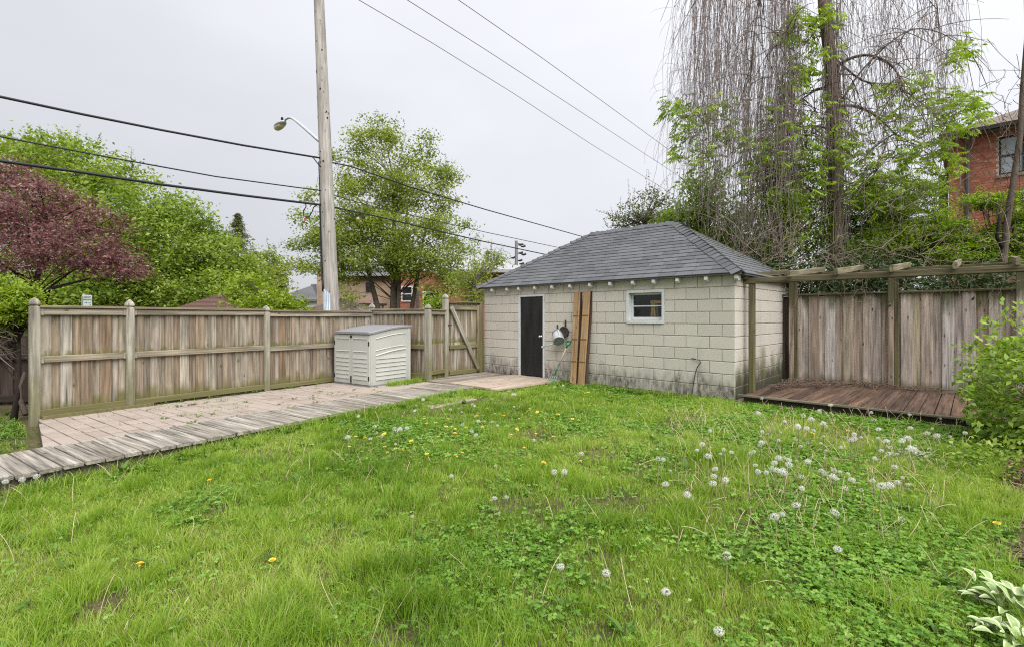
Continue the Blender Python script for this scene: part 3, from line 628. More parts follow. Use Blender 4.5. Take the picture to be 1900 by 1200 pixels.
# ------------------------------------------------------------------ left fence, gate
def post(parent, p, z0, z1, w, mat, finial=True, x=FD):
    y = Vector((-x.y, x.x, 0)); r = w / 2
    rings = [(r, z0), (r, z1 - .002), (r, z1)]
    if finial: rings += [(r * .62, z1 + .008), (r * .62, z1 + .022), (r * .98, z1 + .03), (r * 1.02, z1 + .045), (r * .9, z1 + .07), (r * .55, z1 + .10), (r * .12, z1 + .125)]
    else: rings += [(r * .9, z1 + .01)]
    m = MB(); m.loft(Vector((p[0], p[1], 0)), rings, x, y); o = m.build('post', mat, parent, origin=Vector((p[0], p[1], z0))); return o
def panel(parent, A, B, z0, zt, rails, side, wide=(.115, .135), narrow=(.07, .09), cap=True, mat=None, pair=True, inset=.05, topdrop=.0):
    """boards between two posts, on the far side of the rails; side = unit vector towards the viewer"""
    A, B = Vector((A[0], A[1], 0)), Vector((B[0], B[1], 0)); d = (B - A); L = d.length; d.normalize(); x = inset; k = 0; mat = mat or M['fence']
    while x < L - inset - .02:
        w = random.uniform(*wide) if k % 2 == 0 else random.uniform(*narrow); w = min(round(w, 2), L - inset - x)
        c = A + d * (x + w / 2) - side * (.012 if k % 2 == 0 else .034); h = round(zt - topdrop - z0, 2)
        plank('board', w + (.0 if k % 2 == 0 else .03), .02, h, c + Zv * z0, Zv + d * random.uniform(-.004, .004), side, mat, parent)
        x += w + .004; k += 1
    for (zc, hh, tt, mm) in rails:
        a, b = A + d * (inset - .005), B - d * (inset - .005); c = a + side * (tt / 2 + .002) + Zv * zc
        plank('rail', hh, tt, (b - a).length, c, b - a, side, mm, parent)
    if cap: plank('cap_rail', .14, .035, (L - 2 * inset + .01), A + d * (inset - .005) + Zv * (zt + .012), d, Zv, M['mossrail'], parent)
def left_fence():
    t = thing('wooden_fence', 'weathered board fence along the paver patio with pointed mossy posts', 'fence', FG(2.7, 0))
    side = GDIR
    fs = (0, 1.03, 3.10, 5.52)
    post(t, FG(0, 0), -.12, 1.49, .098, M['post']); post(t, FG(1.03, .01), -.1, 1.49, .10, M['post']); post(t, FG(3.10, .01), -.05, 1.44, .10, M['post'])
    rails = [(1.425, .085, .038, M['rail']), (.79, .085, .038, M['rail']), (.075, .09, .038, M['mossrail'])]
    panel(t, FG(0, 0), FG(1.03, 0), .03, 1.48, rails, side); panel(t, FG(1.03, 0), FG(3.1, 0), .0, 1.475, rails, side)
    rails2 = [(1.405, .085, .038, M['rail']), (.765, .085, .038, M['rail']), (.055, .08, .038, M['mossrail'])]
    panel(t, FG(3.1, 0), FG(5.52, 0), .0, 1.455, rails2, side)
    P4, P5, P6 = FG(5.52, 0), Vector((-1.77, 10.23, 0)), Vector((-1.48, 10.77, 0))
    post(t, P4, -.1, 1.53, .10, M['post']); d = (P5 - P4).normalized(); post(t, P5, -.1, 1.50, .105, M['post'], True, d)
    n = Vector((d.y, -d.x, 0)); n = n if n.dot(-P5) > 0 else -n
    panel(t, P4, P5, .0, 1.50, [(1.455, .08, .038, M['rail']), (.72, .09, .038, M['mossrail']), (.10, .12, .038, M['mossrail'])], n, (.075, .095), (.05, .065))
    d = (P6 - P5).normalized(); n = Vector((d.y, -d.x, 0)); n = n if n.dot(GDIR) > 0 else -n
    panel(t, P5, P6, .0, 1.49, [(1.44, .08, .038, M['rail']), (.17, .09, .038, M['mossrail'])], n, (.13, .14), (.12, .13))
    for f in (1.03 - .07, 1.03 + .07, .07):
        for z in (.79, 1.425): MB().box(FG(f - .012, .043, z - .045), FD * .024, GDIR * .006, Zv * .09).build('bracket', M['concrete'], t)
    MB().bar(FG(.05, .13, -.0), FG(1.3, .12, .0), .05, .09).build('kickboard', M['mossrail'], t)
    # gate
    G0, G1 = P6, Vector((-.76, 11.62, 0)); d = (G1 - G0).normalized(); n = Vector((d.y, -d.x, 0)); n = n if n.dot(GDIR) > 0 else -n
    t = thing('garden_gate', 'tall board gate with diagonal brace beside the garage', 'gate', G0); L = (G1 - G0).length
    post(t, G0, -.1, 1.74, .105, M['post'], True, d); post(t, G1 - d * .02, -.1, 1.70, .09, M['mossrail'], False, d); post(t, UW(-.075, -.05), -.1, 1.66, .09, M['mossrail'], False, U)
    x = .07
    while x < L - .16:
        w = round(random.uniform(.09, .115), 2); plank('board', w, .02, 1.60, G0 + d * (x + w / 2) - n * .012 + Zv * .06, Zv, n, M['fence'], t); x += w + .006
    r = [(1.56, .10), (.68, .085), (.10, .09)]
    for z, h in r: plank('rail', h, .038, L - .24, G0 + d * .10 + n * .021 + Zv * z, d, n, M['mossrail'], t)
    plank('cap_rail', .12, .03, L - .1, G0 + d * .06 + Zv * 1.69, d, Zv, M['mossrail'], t)
    a, b = G0 + d * .13 + n * .062 + Zv * 1.56, G0 + d * (L - .13) + n * .062 + Zv * .14; plank('brace', .095, .038, (b - a).length, a, b - a, n, M['post'], t)
    plank('stile', .09, .038, 1.55, G0 + d * (L - .10) + n * .021 + Zv * .08, Zv, n, M['mossrail'], t)
    MB().box(G0 + d * .03 + n * .055 + Zv * 1.16, d * .10, n * .015, Zv * .03).build('latch', M['iron'], t)
    th = MB().box(G0 + d * .07 - n * .02, d * (L - .20), n * .05, Zv * .03).build('threshold_strip', M['white'], t)
left_fence()
def old_fence():
    a, b = Vector((-10.2, 7.6, 0)), Vector((-6.75, 7.95, 0)); t = thing('old_fence', 'dark old board fence in shade behind the left shrub', 'fence', a)
    d = (b - a).normalized(); n = Vector((d.y, -d.x, 0))
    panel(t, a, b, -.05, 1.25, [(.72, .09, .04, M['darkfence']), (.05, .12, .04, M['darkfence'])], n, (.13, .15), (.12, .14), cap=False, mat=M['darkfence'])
old_fence()

# ------------------------------------------------------------------ patio, boardwalk, landing
def patio():
    z = 0.0
    q = [FG(.03, .03), FG(6.0, .03), FG(6.0, 2.05), FG(-.31, 2.05)]; b = MB().add([p + Zv * -.09 for p in q] + [p + Zv * -.014 for p in q], [(0, 1, 2, 3), (7, 6, 5, 4)] + [(i, 4 + i, 4 + (i + 1) % 4, (i + 1) % 4) for i in range(4)]).build('patio', M['sand'], None, origin=FG(0, 0)); b['kind'] = 'structure'
    cache = {}; f = -.30; n = 0; rest = MB(); cnt = 0
    while f < 5.9:
        wdt = .152; g = .05
        while g < 2.03:
            ln = random.choice((.152, .152, .228, .228)); ln = min(ln, 2.05 - g)
            if ln < .07: break
            f0 = f + .0
            skip = f + wdt < .05 - .165 * (g + ln * .3)
            if not skip:
                key = round(ln, 2); j = .012
                if key not in cache:
                    w, l, c = wdt - j, key - j, .004; V = [(-w / 2, -l / 2, -.05), (w / 2, -l / 2, -.05), (w / 2, l / 2, -.05), (-w / 2, l / 2, -.05), (-w / 2, -l / 2, -c), (w / 2, -l / 2, -c), (w / 2, l / 2, -c), (-w / 2, l / 2, -c), (-w / 2 + c, -l / 2 + c, 0), (w / 2 - c, -l / 2 + c, 0), (w / 2 - c, l / 2 - c, 0), (-w / 2 + c, l / 2 - c, 0)]
                    me = bpy.data.meshes.new('paver'); me.from_pydata(V, [], [(8, 9, 10, 11)] + [(a, (a + 1) % 4, 4 + (a + 1) % 4, 4 + a) for a in range(4)] + [(4 + a, 4 + (a + 1) % 4, 8 + (a + 1) % 4, 8 + a) for a in range(4)]); me.materials.append(M['paver']); me.update(); cache[key] = me
                p = FG(f + wdt / 2, g + ln / 2, random.uniform(-.004, .004) + .01 * math.sin(f * 1.7) * 0.4)
                mw = Matrix(((FD.x, GDIR.x, 0, p.x), (FD.y, GDIR.y, 0, p.y), (0, 0, 1, p.z), (0, 0, 0, 1))) @ Matrix.Rotation(random.uniform(-.012, .012), 4, 'X') @ Matrix.Rotation(random.uniform(-.012, .012), 4, 'Y')
                if f < .2 - .165 * g:
                    bd = lambda gg: .035 - .165 * gg
                    V_ = [mw @ v.co for v in cache[key].vertices]; q_ = [((v - P1).dot(FD), (v - P1).dot(GDIR), v.z) for v in V_]; q_ = [FG(max(a_, bd(b_)), b_, c_) for a_, b_, c_ in q_]
                    MB().add(q_, [tuple(x_.vertices) for x_ in cache[key].polygons]).build('paver', M['paver'], b, origin=p); cnt += 1
                elif cnt < 300 and not (f > 4.45 and g < 1.1): link(bpy.data.objects.new('paver', cache[key]), b, mw); cnt += 1
                else:
                    me = cache[key]; rest.add([mw @ v.co for v in me.vertices], [tuple(q.vertices) for q in me.polygons])
            g += ln
        f += wdt; n += 1
    if rest.v: r = rest.build('far_pavers', M['paver'], b); r['kind'] = 'stuff'
patio()
def boardwalk():
    t = thing('boardwalk', 'grey weathered plank boardwalk between paver patio and lawn', 'boardwalk', WA); s = -3.6; wdt = .98
    while s < 4.15:
        w = round(random.uniform(.132, .146), 3); L = round(wdt + random.choice((0, .01, -.02, .03)), 2)
        o = WA + WD * (s + w / 2) + WN * .01 + Zv * (.002 + random.uniform(-.006, .004))
        plank('plank', w, .036, L, o, -WN + WD * random.uniform(-.012, .012), Zv + WN * random.uniform(-.01, .01), M['walk'], t); s += w + random.uniform(.009, .018)
    for q in (-.06, -.5, -.93): MB().box(WA + WD * -3.6 + WN * (q - .02) - Zv * .125, WD * 7.7, WN * .04, Zv * .105).build('stringer', M['walkside'], t)
boardwalk()
def landing():
    t = thing('landing_platform', 'low plank landing before the black door, tan boards beside grey ones', 'platform', UW(1.2, -.9)); s = 0.02
    while s < 2.32:
        w = .14 if s < 1.0 else .19; tan = s > .95; L = 1.93 if not tan else round(1.90 - random.uniform(0, .06), 2)
        if s < .05: L = 1.3
        plank('plank', w, .034, L, UW(s + w / 2, -.065, .012 + (.012 if tan else .0)), -W, Zv, M['landingtan' if tan else 'landing'], t); s += w + .006
    MB().box(UW(.0, -1.9, -.09), U * 2.3, W * 1.83, Zv * .08).build('joists', M['walkside'], t)
    a, e = gd(800, 758, -.04), gd(885, 741, -.03); m = MB(); side = Vector((-.24, .36, 0)); V = []
    for i in range(9):
        p = a.lerp(e, i / 8); w_ = random.uniform(.8, 1.2)
        for q_ in (p, p + side * w_): z_ = gz(q_.x, q_.y).item(); V += [Vector((q_.x, q_.y, z_ + .012)), Vector((q_.x, q_.y, z_ - .05))]
    Fs = []
    for i in range(8): k = i * 4; Fs += [(k, k + 4, k + 6, k + 2), (k + 1, k + 5, k + 4, k), (k + 2, k + 6, k + 7, k + 3)]
    c = m.add(V, Fs).build('concrete_strip', M['concrete'], None, origin=gd(840, 750)); tag(c, 'narrow worn concrete strip sunk in grass beside the landing', 'concrete strip')
landing()

# ------------------------------------------------------------------ storage box
def storage_box():
    f0, f1, g0, g1 = 4.45, 5.46, .17, 1.28; t = thing('storage_shed', 'low sage grey plastic storage box with dark lid by the fence', 'storage box', FG(f0, g1))
    zf, zb = 1.02, 1.14
    def ztop(f): q = (f - f0) / (f1 - f0); return zf + (zb - zf) * math.sin(q * math.pi / 2) ** 1.0
    MB().box(FG(f0 - .015, g0 - .01, 0.002), FD * (f1 - f0 + .03), GDIR * (g1 - g0 + .02), Zv * .035).build('base', M['lid'], t)
    n = 10
    def sidewall(g, out):
        m = MB(); fs = [f0 + (f1 - f0) * i / n for i in range(n + 1)]
        V = [FG(f, g, .037) for f in fs] + [FG(f, g, ztop(f)) for f in fs] + [FG(f, g - out * .03, .037) for f in fs] + [FG(f, g - out * .03, ztop(f)) for f in fs]; k = n + 1; Fs = []
        for i in range(n): Fs += [(i, i + 1, k + i + 1, k + i), (2 * k + i, 3 * k + i, 3 * k + i + 1, 2 * k + i + 1), (k + i, k + i + 1, 3 * k + i + 1, 3 * k + i)]
        Fs += [(0, k, 3 * k, 2 * k), (n, 2 * k + n, 3 * k + n, k + n)]
        m.add(V, Fs); return m
    sw = sidewall(g1, 1).build('side_panel', M['plastic'], t); sidewall(g0, -1).build('side_panel', M['plastic'], t)
    MB().box(FG(f1, g0, .037), FD * .03, GDIR * (g1 - g0), Zv * (zb - .04)).build('back_panel', M['plastic'], t)
    # raised frame, arched upper panel and louvres on the visible side
    def ledge(par, fa, fb, za_fn, g, h=.012, d=.012, mat='plastic', nn=8):
        m = MB(); fs = [fa + (fb - fa) * i / nn for i in range(nn + 1)]; V = []
        for f in fs:
            z = za_fn(f); V += [FG(f, g, z + h), FG(f, g + d, z), FG(f, g + d * .8, z - .004), FG(f, g, z - .004)]
        Fs = []
        for i in range(nn):
            a, b = i * 4, (i + 1) * 4
            Fs += [(a, a + 1, b + 1, b), (a + 1, a + 2, b + 2, b + 1), (a + 2, a + 3, b + 3, b + 2)]
        Fs += [(0, 3, 2, 1), (nn * 4, nn * 4 + 1, nn * 4 + 2, nn * 4 + 3)]
        return m.add(V, Fs).build('slat', M[mat], par)
    fa, fb = f0 + .13, f1 - .11
    for k in range(6): ledge(sw, fa, fb, lambda f, k=k: .125 + k * .082, g1, .075, .016)
    ledge(sw, fa, fb, lambda f: .60 + .10 * math.sin((f - fa) / (fb - fa) * 1.5), g1, .02, .018); ledge(sw, fa, fb, lambda f: .70 + .075 * math.sin((f - fa) / (fb - fa) * 1.5), g1, .012, .012); ledge(sw, fa, fb, lambda f: .93 + .095 * math.sin((f - fa) / (fb - fa) * 1.5), g1, .012, .014)
    for f, w in ((f0 - .0, .03), (f1 - .05, .05)): MB().box(FG(f, g1 + .001, .04), FD * w, GDIR * .012, Zv * (ztop(f) - .06)).build('corner_trim', M['plastic'], t)
    # two front doors
    gm = (g0 + g1) / 2
    for a, b in ((g0 + .01, gm - .004), (gm + .004, g1 - .004)):
        dr = MB().box(FG(f0 - .025, a, .045), FD * .025, GDIR * (b - a), Zv * (zf - .055)).build('door', M['plastic'], t)
        def strip(z, h, d=.014):
            m = MB(); x0, x1 = a + .07, b - .06; V = [FG(f0 - .025, x0, z + h), FG(f0 - .025, x1, z + h), FG(f0 - .025 - d, x1, z), FG(f0 - .025 - d, x0, z), FG(f0 - .025, x0, z - .003), FG(f0 - .025, x1, z - .003)]
            m.add(V, [(0, 1, 2, 3), (3, 2, 5, 4), (0, 3, 4), (1, 5, 2)]).build('slat', M['plastic'], dr)
        for k in range(6): strip(.135 + k * .082, .075)
        strip(.68, .012); strip(.93, .012); 
        for z in (.13, .80):
            h = a - .005 if a < gm - .1 else b - .02
            MB().box(FG(f0 - .036, h, z), FD * .012, GDIR * .025, Zv * .08).build('hinge', M['black'], dr)
    MB().box(FG(f0 - .04, gm - .02, zf - .07), FD * .016, GDIR * .05, Zv * .04).build('latch', M['black'], t)
    MB().box(FG(f0 - .038, gm - .012, .06), FD * .012, GDIR * .03, Zv * .13).build('drop_bolt', M['black'], t)
    # lid: curved slab
    m = MB(); fs = [f0 - .05 + (f1 - f0 + .10) * i / n for i in range(n + 1)]; V = []
    for f in fs:
        z = ztop(min(max(f, f0), f1)) + .002
        V += [FG(f, g0 - .02, z), FG(f, g1 + .022, z), FG(f, g1 + .022, z + .028), FG(f, g1 - .02, z + .042), FG(f, g0 + .02, z + .042), FG(f, g0 - .02, z + .028)]
    Fs = []
    for i in range(n):
        for k in range(6): Fs.append((i * 6 + k, i * 6 + (k + 1) % 6, (i + 1) * 6 + (k + 1) % 6, (i + 1) * 6 + k))
    Fs += [(5, 4, 3, 2, 1, 0), tuple(n * 6 + k for k in range(6))]; m.add(V, Fs).build('lid', M['lid'], t)
storage_box()

# ------------------------------------------------------------------ right fence, deck, pergola
RT = 2.66
def right_side():
    t = thing('boundary_fence', 'silvery brown close board fence behind the low brown deck', 'fence', UW(GLEN + 1.5, RT)); s = GLEN - .25; k = 0
    while s < GLEN + 6.2:
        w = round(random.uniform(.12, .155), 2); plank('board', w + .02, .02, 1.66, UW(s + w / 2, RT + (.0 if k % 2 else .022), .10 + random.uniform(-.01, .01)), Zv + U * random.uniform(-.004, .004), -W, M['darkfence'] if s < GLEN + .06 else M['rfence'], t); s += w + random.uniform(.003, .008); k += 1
    plank('top_rail', .09, .035, 6.3, UW(GLEN - .2, RT - .005, 1.785), U, Zv, M['pergola'], t); plank('back_rail', .09, .04, 6.3, UW(GLEN - .2, RT + .06, .9), U, W, M['darkfence'], t)
    d = thing('low_deck', 'low wet brown plank deck under the pergola', 'deck', UW(GLEN + 1.6, 1.3)); s = GLEN + .115
    while s < GLEN + 4.2:
        w = .145; plank('plank', w, .03, 2.58, UW(s + w / 2, .03, .105 + random.uniform(-.003, .003)), W, Zv, M['deck'], d); s += w + random.uniform(.006, .011)
    plank('edge_board', .042, .032, 4.2, UW(GLEN + .05, .008, .108), U, Zv, M['deckedge'], d)
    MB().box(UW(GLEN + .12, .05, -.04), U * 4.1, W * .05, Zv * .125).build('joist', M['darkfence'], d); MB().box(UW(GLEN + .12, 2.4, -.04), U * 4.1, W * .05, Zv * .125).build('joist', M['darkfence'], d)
    p = thing('pergola', 'mossy timber pergola of rafters over the low deck', 'pergola', UW(GLEN + .14, .39, .12))
    plank('post', .09, .09, 1.83, UW(GLEN + .137, .39, .122), Zv, -W, M['pergola'], p)
    for k in range(1): plank('post', .09, .09, 1.83, UW(GLEN + 4.0, .39, .122), Zv, -W, M['pergola'], p)
    plank('front_beam', .088, .04, 4.3, UW(GLEN + .03, .35, 1.945), U, -W, M['pergola'], p); plank('front_beam', .088, .04, 4.3, UW(GLEN + .03, .45, 1.945), U, -W, M['pergola'], p)
    for q in (.18, 1.735, 3.3):
        plank('rear_post', .085, .04, 2.0, UW(GLEN + q, RT - .06, .122), Zv, -W, M['rfence'], p); plank('rear_post', .06, .04, 2.0, UW(GLEN + q + .075, RT - .05, .122), Zv, -W, M['pergola'], p)
    plank('rear_beam', .088, .04, 4.3, UW(GLEN + .03, RT - .11, 2.15), U, -W, M['pergola'], p)
    for i, q in enumerate((.07, .716, 1.335, 1.973, 2.61, 3.17, 3.8)):
        a = UW(GLEN + q, .22, 2.012 + random.uniform(-.005, .008)); b = UW(GLEN + q + random.uniform(-.05, .05), 2.85, 2.27); plank('rafter', .09, .042, round((b - a).length, 2), a, b - a, U, M['perglight' if i else 'pergola'], p)
right_side()

# ------------------------------------------------------------------ utility pole, street lamp, wires, sign
def utility_pole():
    b = Vector((-4.20, 11.5, -.2)); top = Vector((-4.665, 11.5, 11.0)); t = thing('utility_pole', 'tall pale weathered wooden utility pole behind the fence', 'utility pole', b)
    def ax(z): q = (z + .2) / 11.2; return b.lerp(top, q)
    def rr(z): return .185 - (.185 - .100) * (z + .2) / 11.2
    zs = [-.2 + 11.2 * i / 24 for i in range(25)]; MB().tube([ax(z) for z in zs], [rr(z) for z in zs], 20).build('pole_shaft', M['pole'], t, True)
    hs = MB()
    for k in range(18):
        z = random.uniform(1.7, 8.6); a = random.uniform(-math.pi * .92, -.1); d = Vector((math.cos(a), math.sin(a), 0)); s = random.uniform(.012, .026)
        hs.loft(ax(z) + d * (rr(z) - .012), [(s, 0), (s * .8, .016)], d.cross(Zv), Zv * 1.5, d, 6, 0)
    hs.build('knot', M['barkdark'], t)
    # metal riser guard at the foot and the black cable that runs into it
    gd_ = MB(); zz = 2.02
    for k in range(5):
        a = rad(-138 + k * 13); d = Vector((math.cos(a), math.sin(a), 0)); gd_.tube([ax(-.1) + d * (rr(0) + .006), ax(zz - .03 * k) + d * (rr(2) + .006)], .026, 8)
    gd_.build('cable_guard', M['guard'], t, True)
    for off in (0, 1):
        P = []
        for k in range(16):
            z = 3.98 - (3.98 - 1.95) * k / 15; q = max(0, (k - 7) / 8); a = rad(-178 + (26 + off * 22) * q); d = Vector((math.cos(a), math.sin(a), 0)); P.append(ax(z) + d * (rr(z) + .016 + .01 * off))
        MB().tube(P, .020, 7).build('riser_cable', M['wire'], t, True)
    P = [ax(z) + Vector((-(rr(z) + .012), -.02, 0)) for z in (5.02, 4.7, 4.4, 4.0)]; MB().tube(P, .012, 6).build('riser_cable', M['wire'], t, True)
    # lamp arm
    d = (-U * 0.93 + Vector((0, -.1, 0))).normalized(); za = 5.47; a0 = ax(za) + d * .1
    def w2(x, z): return a0 + d * x + Zv * z * .82
    pts = [w2(0, 0), w2(.5, .42), w2(1.0, .84), w2(1.35, 1.12), w2(1.50, 1.22), w2(1.64, 1.27), w2(1.78, 1.27), w2(1.9, 1.23)]
    arm = MB().tube(pts, [.045, .042, .037, .032, .03, .028, .026, .024], 10).build('lamp_arm', M['metal'], t, True)
    h = w2(1.86, 1.22); x = d; y = Zv.cross(d)
    hd = MB(); hd.loft(h, [(.03, -.02), (.085, .06), (.12, .18), (.125, .30), (.095, .42), (.03, .52)], y, Zv * .52, (x - Zv * .10).normalized(), 14, 0); hd.build('lamp_head', M['metal'], arm, True)
    ls = MB(); ls.loft(h - Zv * .03, [(.02, .10), (.09, .16), (.105, .30), (.09, .42), (.02, .52)], y, Zv * .7, (x - Zv * .12).normalized(), 14, 0); ls.build('lamp_lens', M['lampglass'], arm, True)
    MB().loft(h + d * .14 + Zv * .07, [(.03, 0), (.034, .05), (.025, .075)], ax=Zv, n=10).build('photocell', M['black'], arm)
    c = ax(10.3); MB().bar(c - U * 1.3, c + U * 1.3, .09, .11).build('crossarm', M['pole'], t)
    return ax, rr
AX, RR = utility_pole()
SD = Vector((0.63, 0.777, 0)).normalized()
def wire_from_px(name, pts, base, r, mat, label, ext0=None, ext1=None, group='overhead wires', parent=None):
    """points of the wire on the vertical plane through base along the street"""
    P = []
    for px, py in pts:
        k = (px - 950) / F; s = (k * base.y - base.x) / (SD.x - k * SD.y); q = base + SD * s; P.append(at(px, py, q.y))
    if ext0: P = [P[0] + (P[0] - P[1]).normalized() * ext0 + Zv * .0] + P
    if ext1: P = P + [P[-1] + (P[-1] - P[-2]).normalized() * ext1]
    o = MB().tube(P, r, 6).build(name, mat, parent, True, P[0] if parent is None else None)
    if parent is None: tag(o, label, 'cable', group)
    return o
PB = Vector((-4.42, 11.5, 0))
wire_from_px('overhead_cable', [(0, 180), (150, 212), (300, 242), (450, 270), (578, 291), (597, 294)], PB, .021, M['wire'], 'thick upper black cable from the left edge to the pole', 9)
wire_from_px('overhead_cable', [(0, 254), (200, 292), (400, 328), (601, 355)], PB, .013, M['wire'], 'thin middle black cable from the left edge to the pole', 9)
lc = wire_from_px('overhead_cable', [(0, 299), (150, 320), (300, 343), (450, 363), (590, 380), (603, 381)], PB, .026, M['wire'], 'lowest thick black cable left of the pole, crossing the plum tree', 9)
wire_from_px('overhead_cable', [(615, 302), (650, 309), (760, 347), (900, 389), (1072, 437), (1200, 470)], PB, .017, M['wire'], 'upper cable sloping right from the pole to the garage ridge', None, 8)
wire_from_px('overhead_cable', [(617, 362), (700, 386), (800, 408), (900, 431), (1028, 458), (1150, 482)], PB, .011, M['wire'], 'middle thin cable right of the pole through the maple', None, 8)
rc = wire_from_px('overhead_cable', [(620, 385), (700, 402), (800, 426), (900, 449), (1000, 470), (1120, 494)], PB, .018, M['wire'], 'lowest cable sloping right from the pole past the garage eave', None, 8)
loop = MB().tube([at(566, 378, 11.4), at(568, 384, 11.4), at(563, 392, 11.4), at(563, 400, 11.4), at(568, 404, 11.4), at(574, 402, 11.4), at(579, 394, 11.4), at(582, 385, 11.4), at(588, 381, 11.4)], .012, 6).build('cable_loop', M['wire'], lc, True)
MB().loft(at(566, 403, 11.4) - Zv * .09, [(.022, 0), (.022, .06)], n=8).build('tape', M['pink'], lc)
MB().tube([at(577, 290.5, 11.2), at(582, 294, 11.2), at(588, 302, 11.2), at(596, 311, 11.3)], .013, 6).build('drop_cable', M['wire'], lc, True)
MB().tube([at(628, 387, 11.7), at(640, 395, 11.9), at(652, 401, 12.0), at(664, 404, 12.1), at(676, 402, 12.3), at(688, 399, 12.5)], .009, 6).build('cable_loop', M['wire'], rc, True); MB().loft(at(664, 408, 12.1), [(.035, 0), (.035, .06)], n=6).build('tape', M['palepink'], rc)
HB = Vector((-3.95, 12.0, 0))
for (pts, dx, lab) in (([(665, 0), (800, 79), (950, 172), (1100, 270), (1195, 328)], 0, 'leftmost thin grey wire high above the garage'), ([(755, 0), (900, 92), (1050, 190), (1235, 311)], 1.0, 'middle thin grey wire high above the garage'), ([(850, 0), (1000, 104), (1120, 190), (1250, 285)], 2.0, 'rightmost thin grey wire high above the garage')):
    wire_from_px('power_wire', pts, HB + U * dx, .009, M['greywire'], lab, 6, 12)
def far_pole():
    p = at(958, 520, 48); p.z = -.2; t = thing('distant_pole', 'small distant utility pole with insulators left of garage roof', 'utility pole', p)
    MB().tube([p, Vector((p.x, p.y, CZ + 140 / F * 48))], [.2, .15], 10).build('pole_shaft', M['gutter'], t, True)
    for px, py in ((966, 455), (971, 458), (966, 470), (972, 473), (952, 479), (965, 484), (968, 490)): q = at(px, py, 48); MB().tube([q + Vector((-.25, 0, 0)), q, q + Vector((.22, 0, .1))], [.05, .1, .1], 7).build('insulator', M['black'], t, True)
    m = MB()
    for z0, z1 in ((452, 458), (470, 476)): m.bar(at(957, z0, 48), at(973, z0 + 2, 48), .08, .08)
    m.build('crossarm', M['gutter'], t)
far_pole()
def sign():
    Y = 12.5; c = at(161, 575, Y); t = thing('parking_sign', 'small white permit parking sign on a post behind the fence', 'sign', Vector((c.x, c.y, -.2)))
    MB().box(Vector((c.x - .12, Y + .012, -.2)), Vector((.045, 0, 0)), Vector((0, .03, 0)), Zv * 2.15).build('post', M['metal'], t)
    a, b = at(151.5, 590, Y), at(170.5, 547.5, Y); face = MB(); w = b.x - a.x; h = b.z - a.z; ch = .03
    ring = [(ch, 0), (w - ch, 0), (w, ch), (w, h - ch), (w - ch, h), (ch, h), (0, h - ch), (0, ch)]
    face.add([a + Vector((x, 0, z)) for x, z in ring] + [a + Vector((x, .006, z)) for x, z in ring], [tuple(range(8)), tuple(range(15, 7, -1))] + [(i, 8 + i, 8 + (i + 1) % 8, (i + 1) % 8) for i in range(8)])
    fo = face.build('sign_plate', M['signwhite'], t)
    def text(s, px, py, size, mat):
        cu = bpy.data.curves.new('lettering', 'FONT'); cu.body = s; cu.size = size; cu.align_x = 'CENTER'; cu.extrude = .001; cu.resolution_u = 2
        tmp = bpy.data.objects.new('lettering', cu); COL.objects.link(tmp); dg = bpy.context.evaluated_depsgraph_get(); dg.update(); me = bpy.data.meshes.new_from_object(tmp.evaluated_get(dg)); bpy.data.objects.remove(tmp)
        me.materials.clear(); me.materials.append(mat); p = at(px, py, Y) - Vector((0, .004, 0)); link(bpy.data.objects.new('lettering', me), fo, Matrix.Translation(p) @ Matrix.Rotation(rad(90), 4, 'X'))
    text('PERMIT', 162.2, 553.4, .058, M['ink']); text('PARKING', 162.2, 557.6, .055, M['ink'])
    for x0, x1 in ((157, 158.6), (159.8, 162)): p0, p1 = at(x0, 562.6, Y), at(x1, 561.2, Y); MB().box(p0 - Vector((0, .003, 0)), Vector((p1.x - p0.x, 0, 0)), Vector((0, .002, 0)), Zv * (p1.z - p0.z)).build('mark', M['ink'], fo)
    p0, p1 = at(164, 562.8, Y), at(169, 561, Y); MB().box(p0 - Vector((0, .003, 0)), Vector((p1.x - p0.x, 0, 0)), Vector((0, .002, 0)), Zv * (p1.z - p0.z)).build('mark', M['teal'], fo)
    p0 = at(167.5, 566, Y); MB().loft(p0 - Vector((0, .003, 0)), [(.012, 0), (.012, .002)], Vector((1, 0, 0)), Zv, Vector((0, 1, 0)), 8, 0).build('mark', M['ink'], fo)
    MB().box(at(152.7, 567, Y) - Vector((0, .004, 0)), Vector((.02, 0, 0)), Vector((0, .003, 0)), Zv * .24).build('strip', M['metaldark'], fo)
sign()

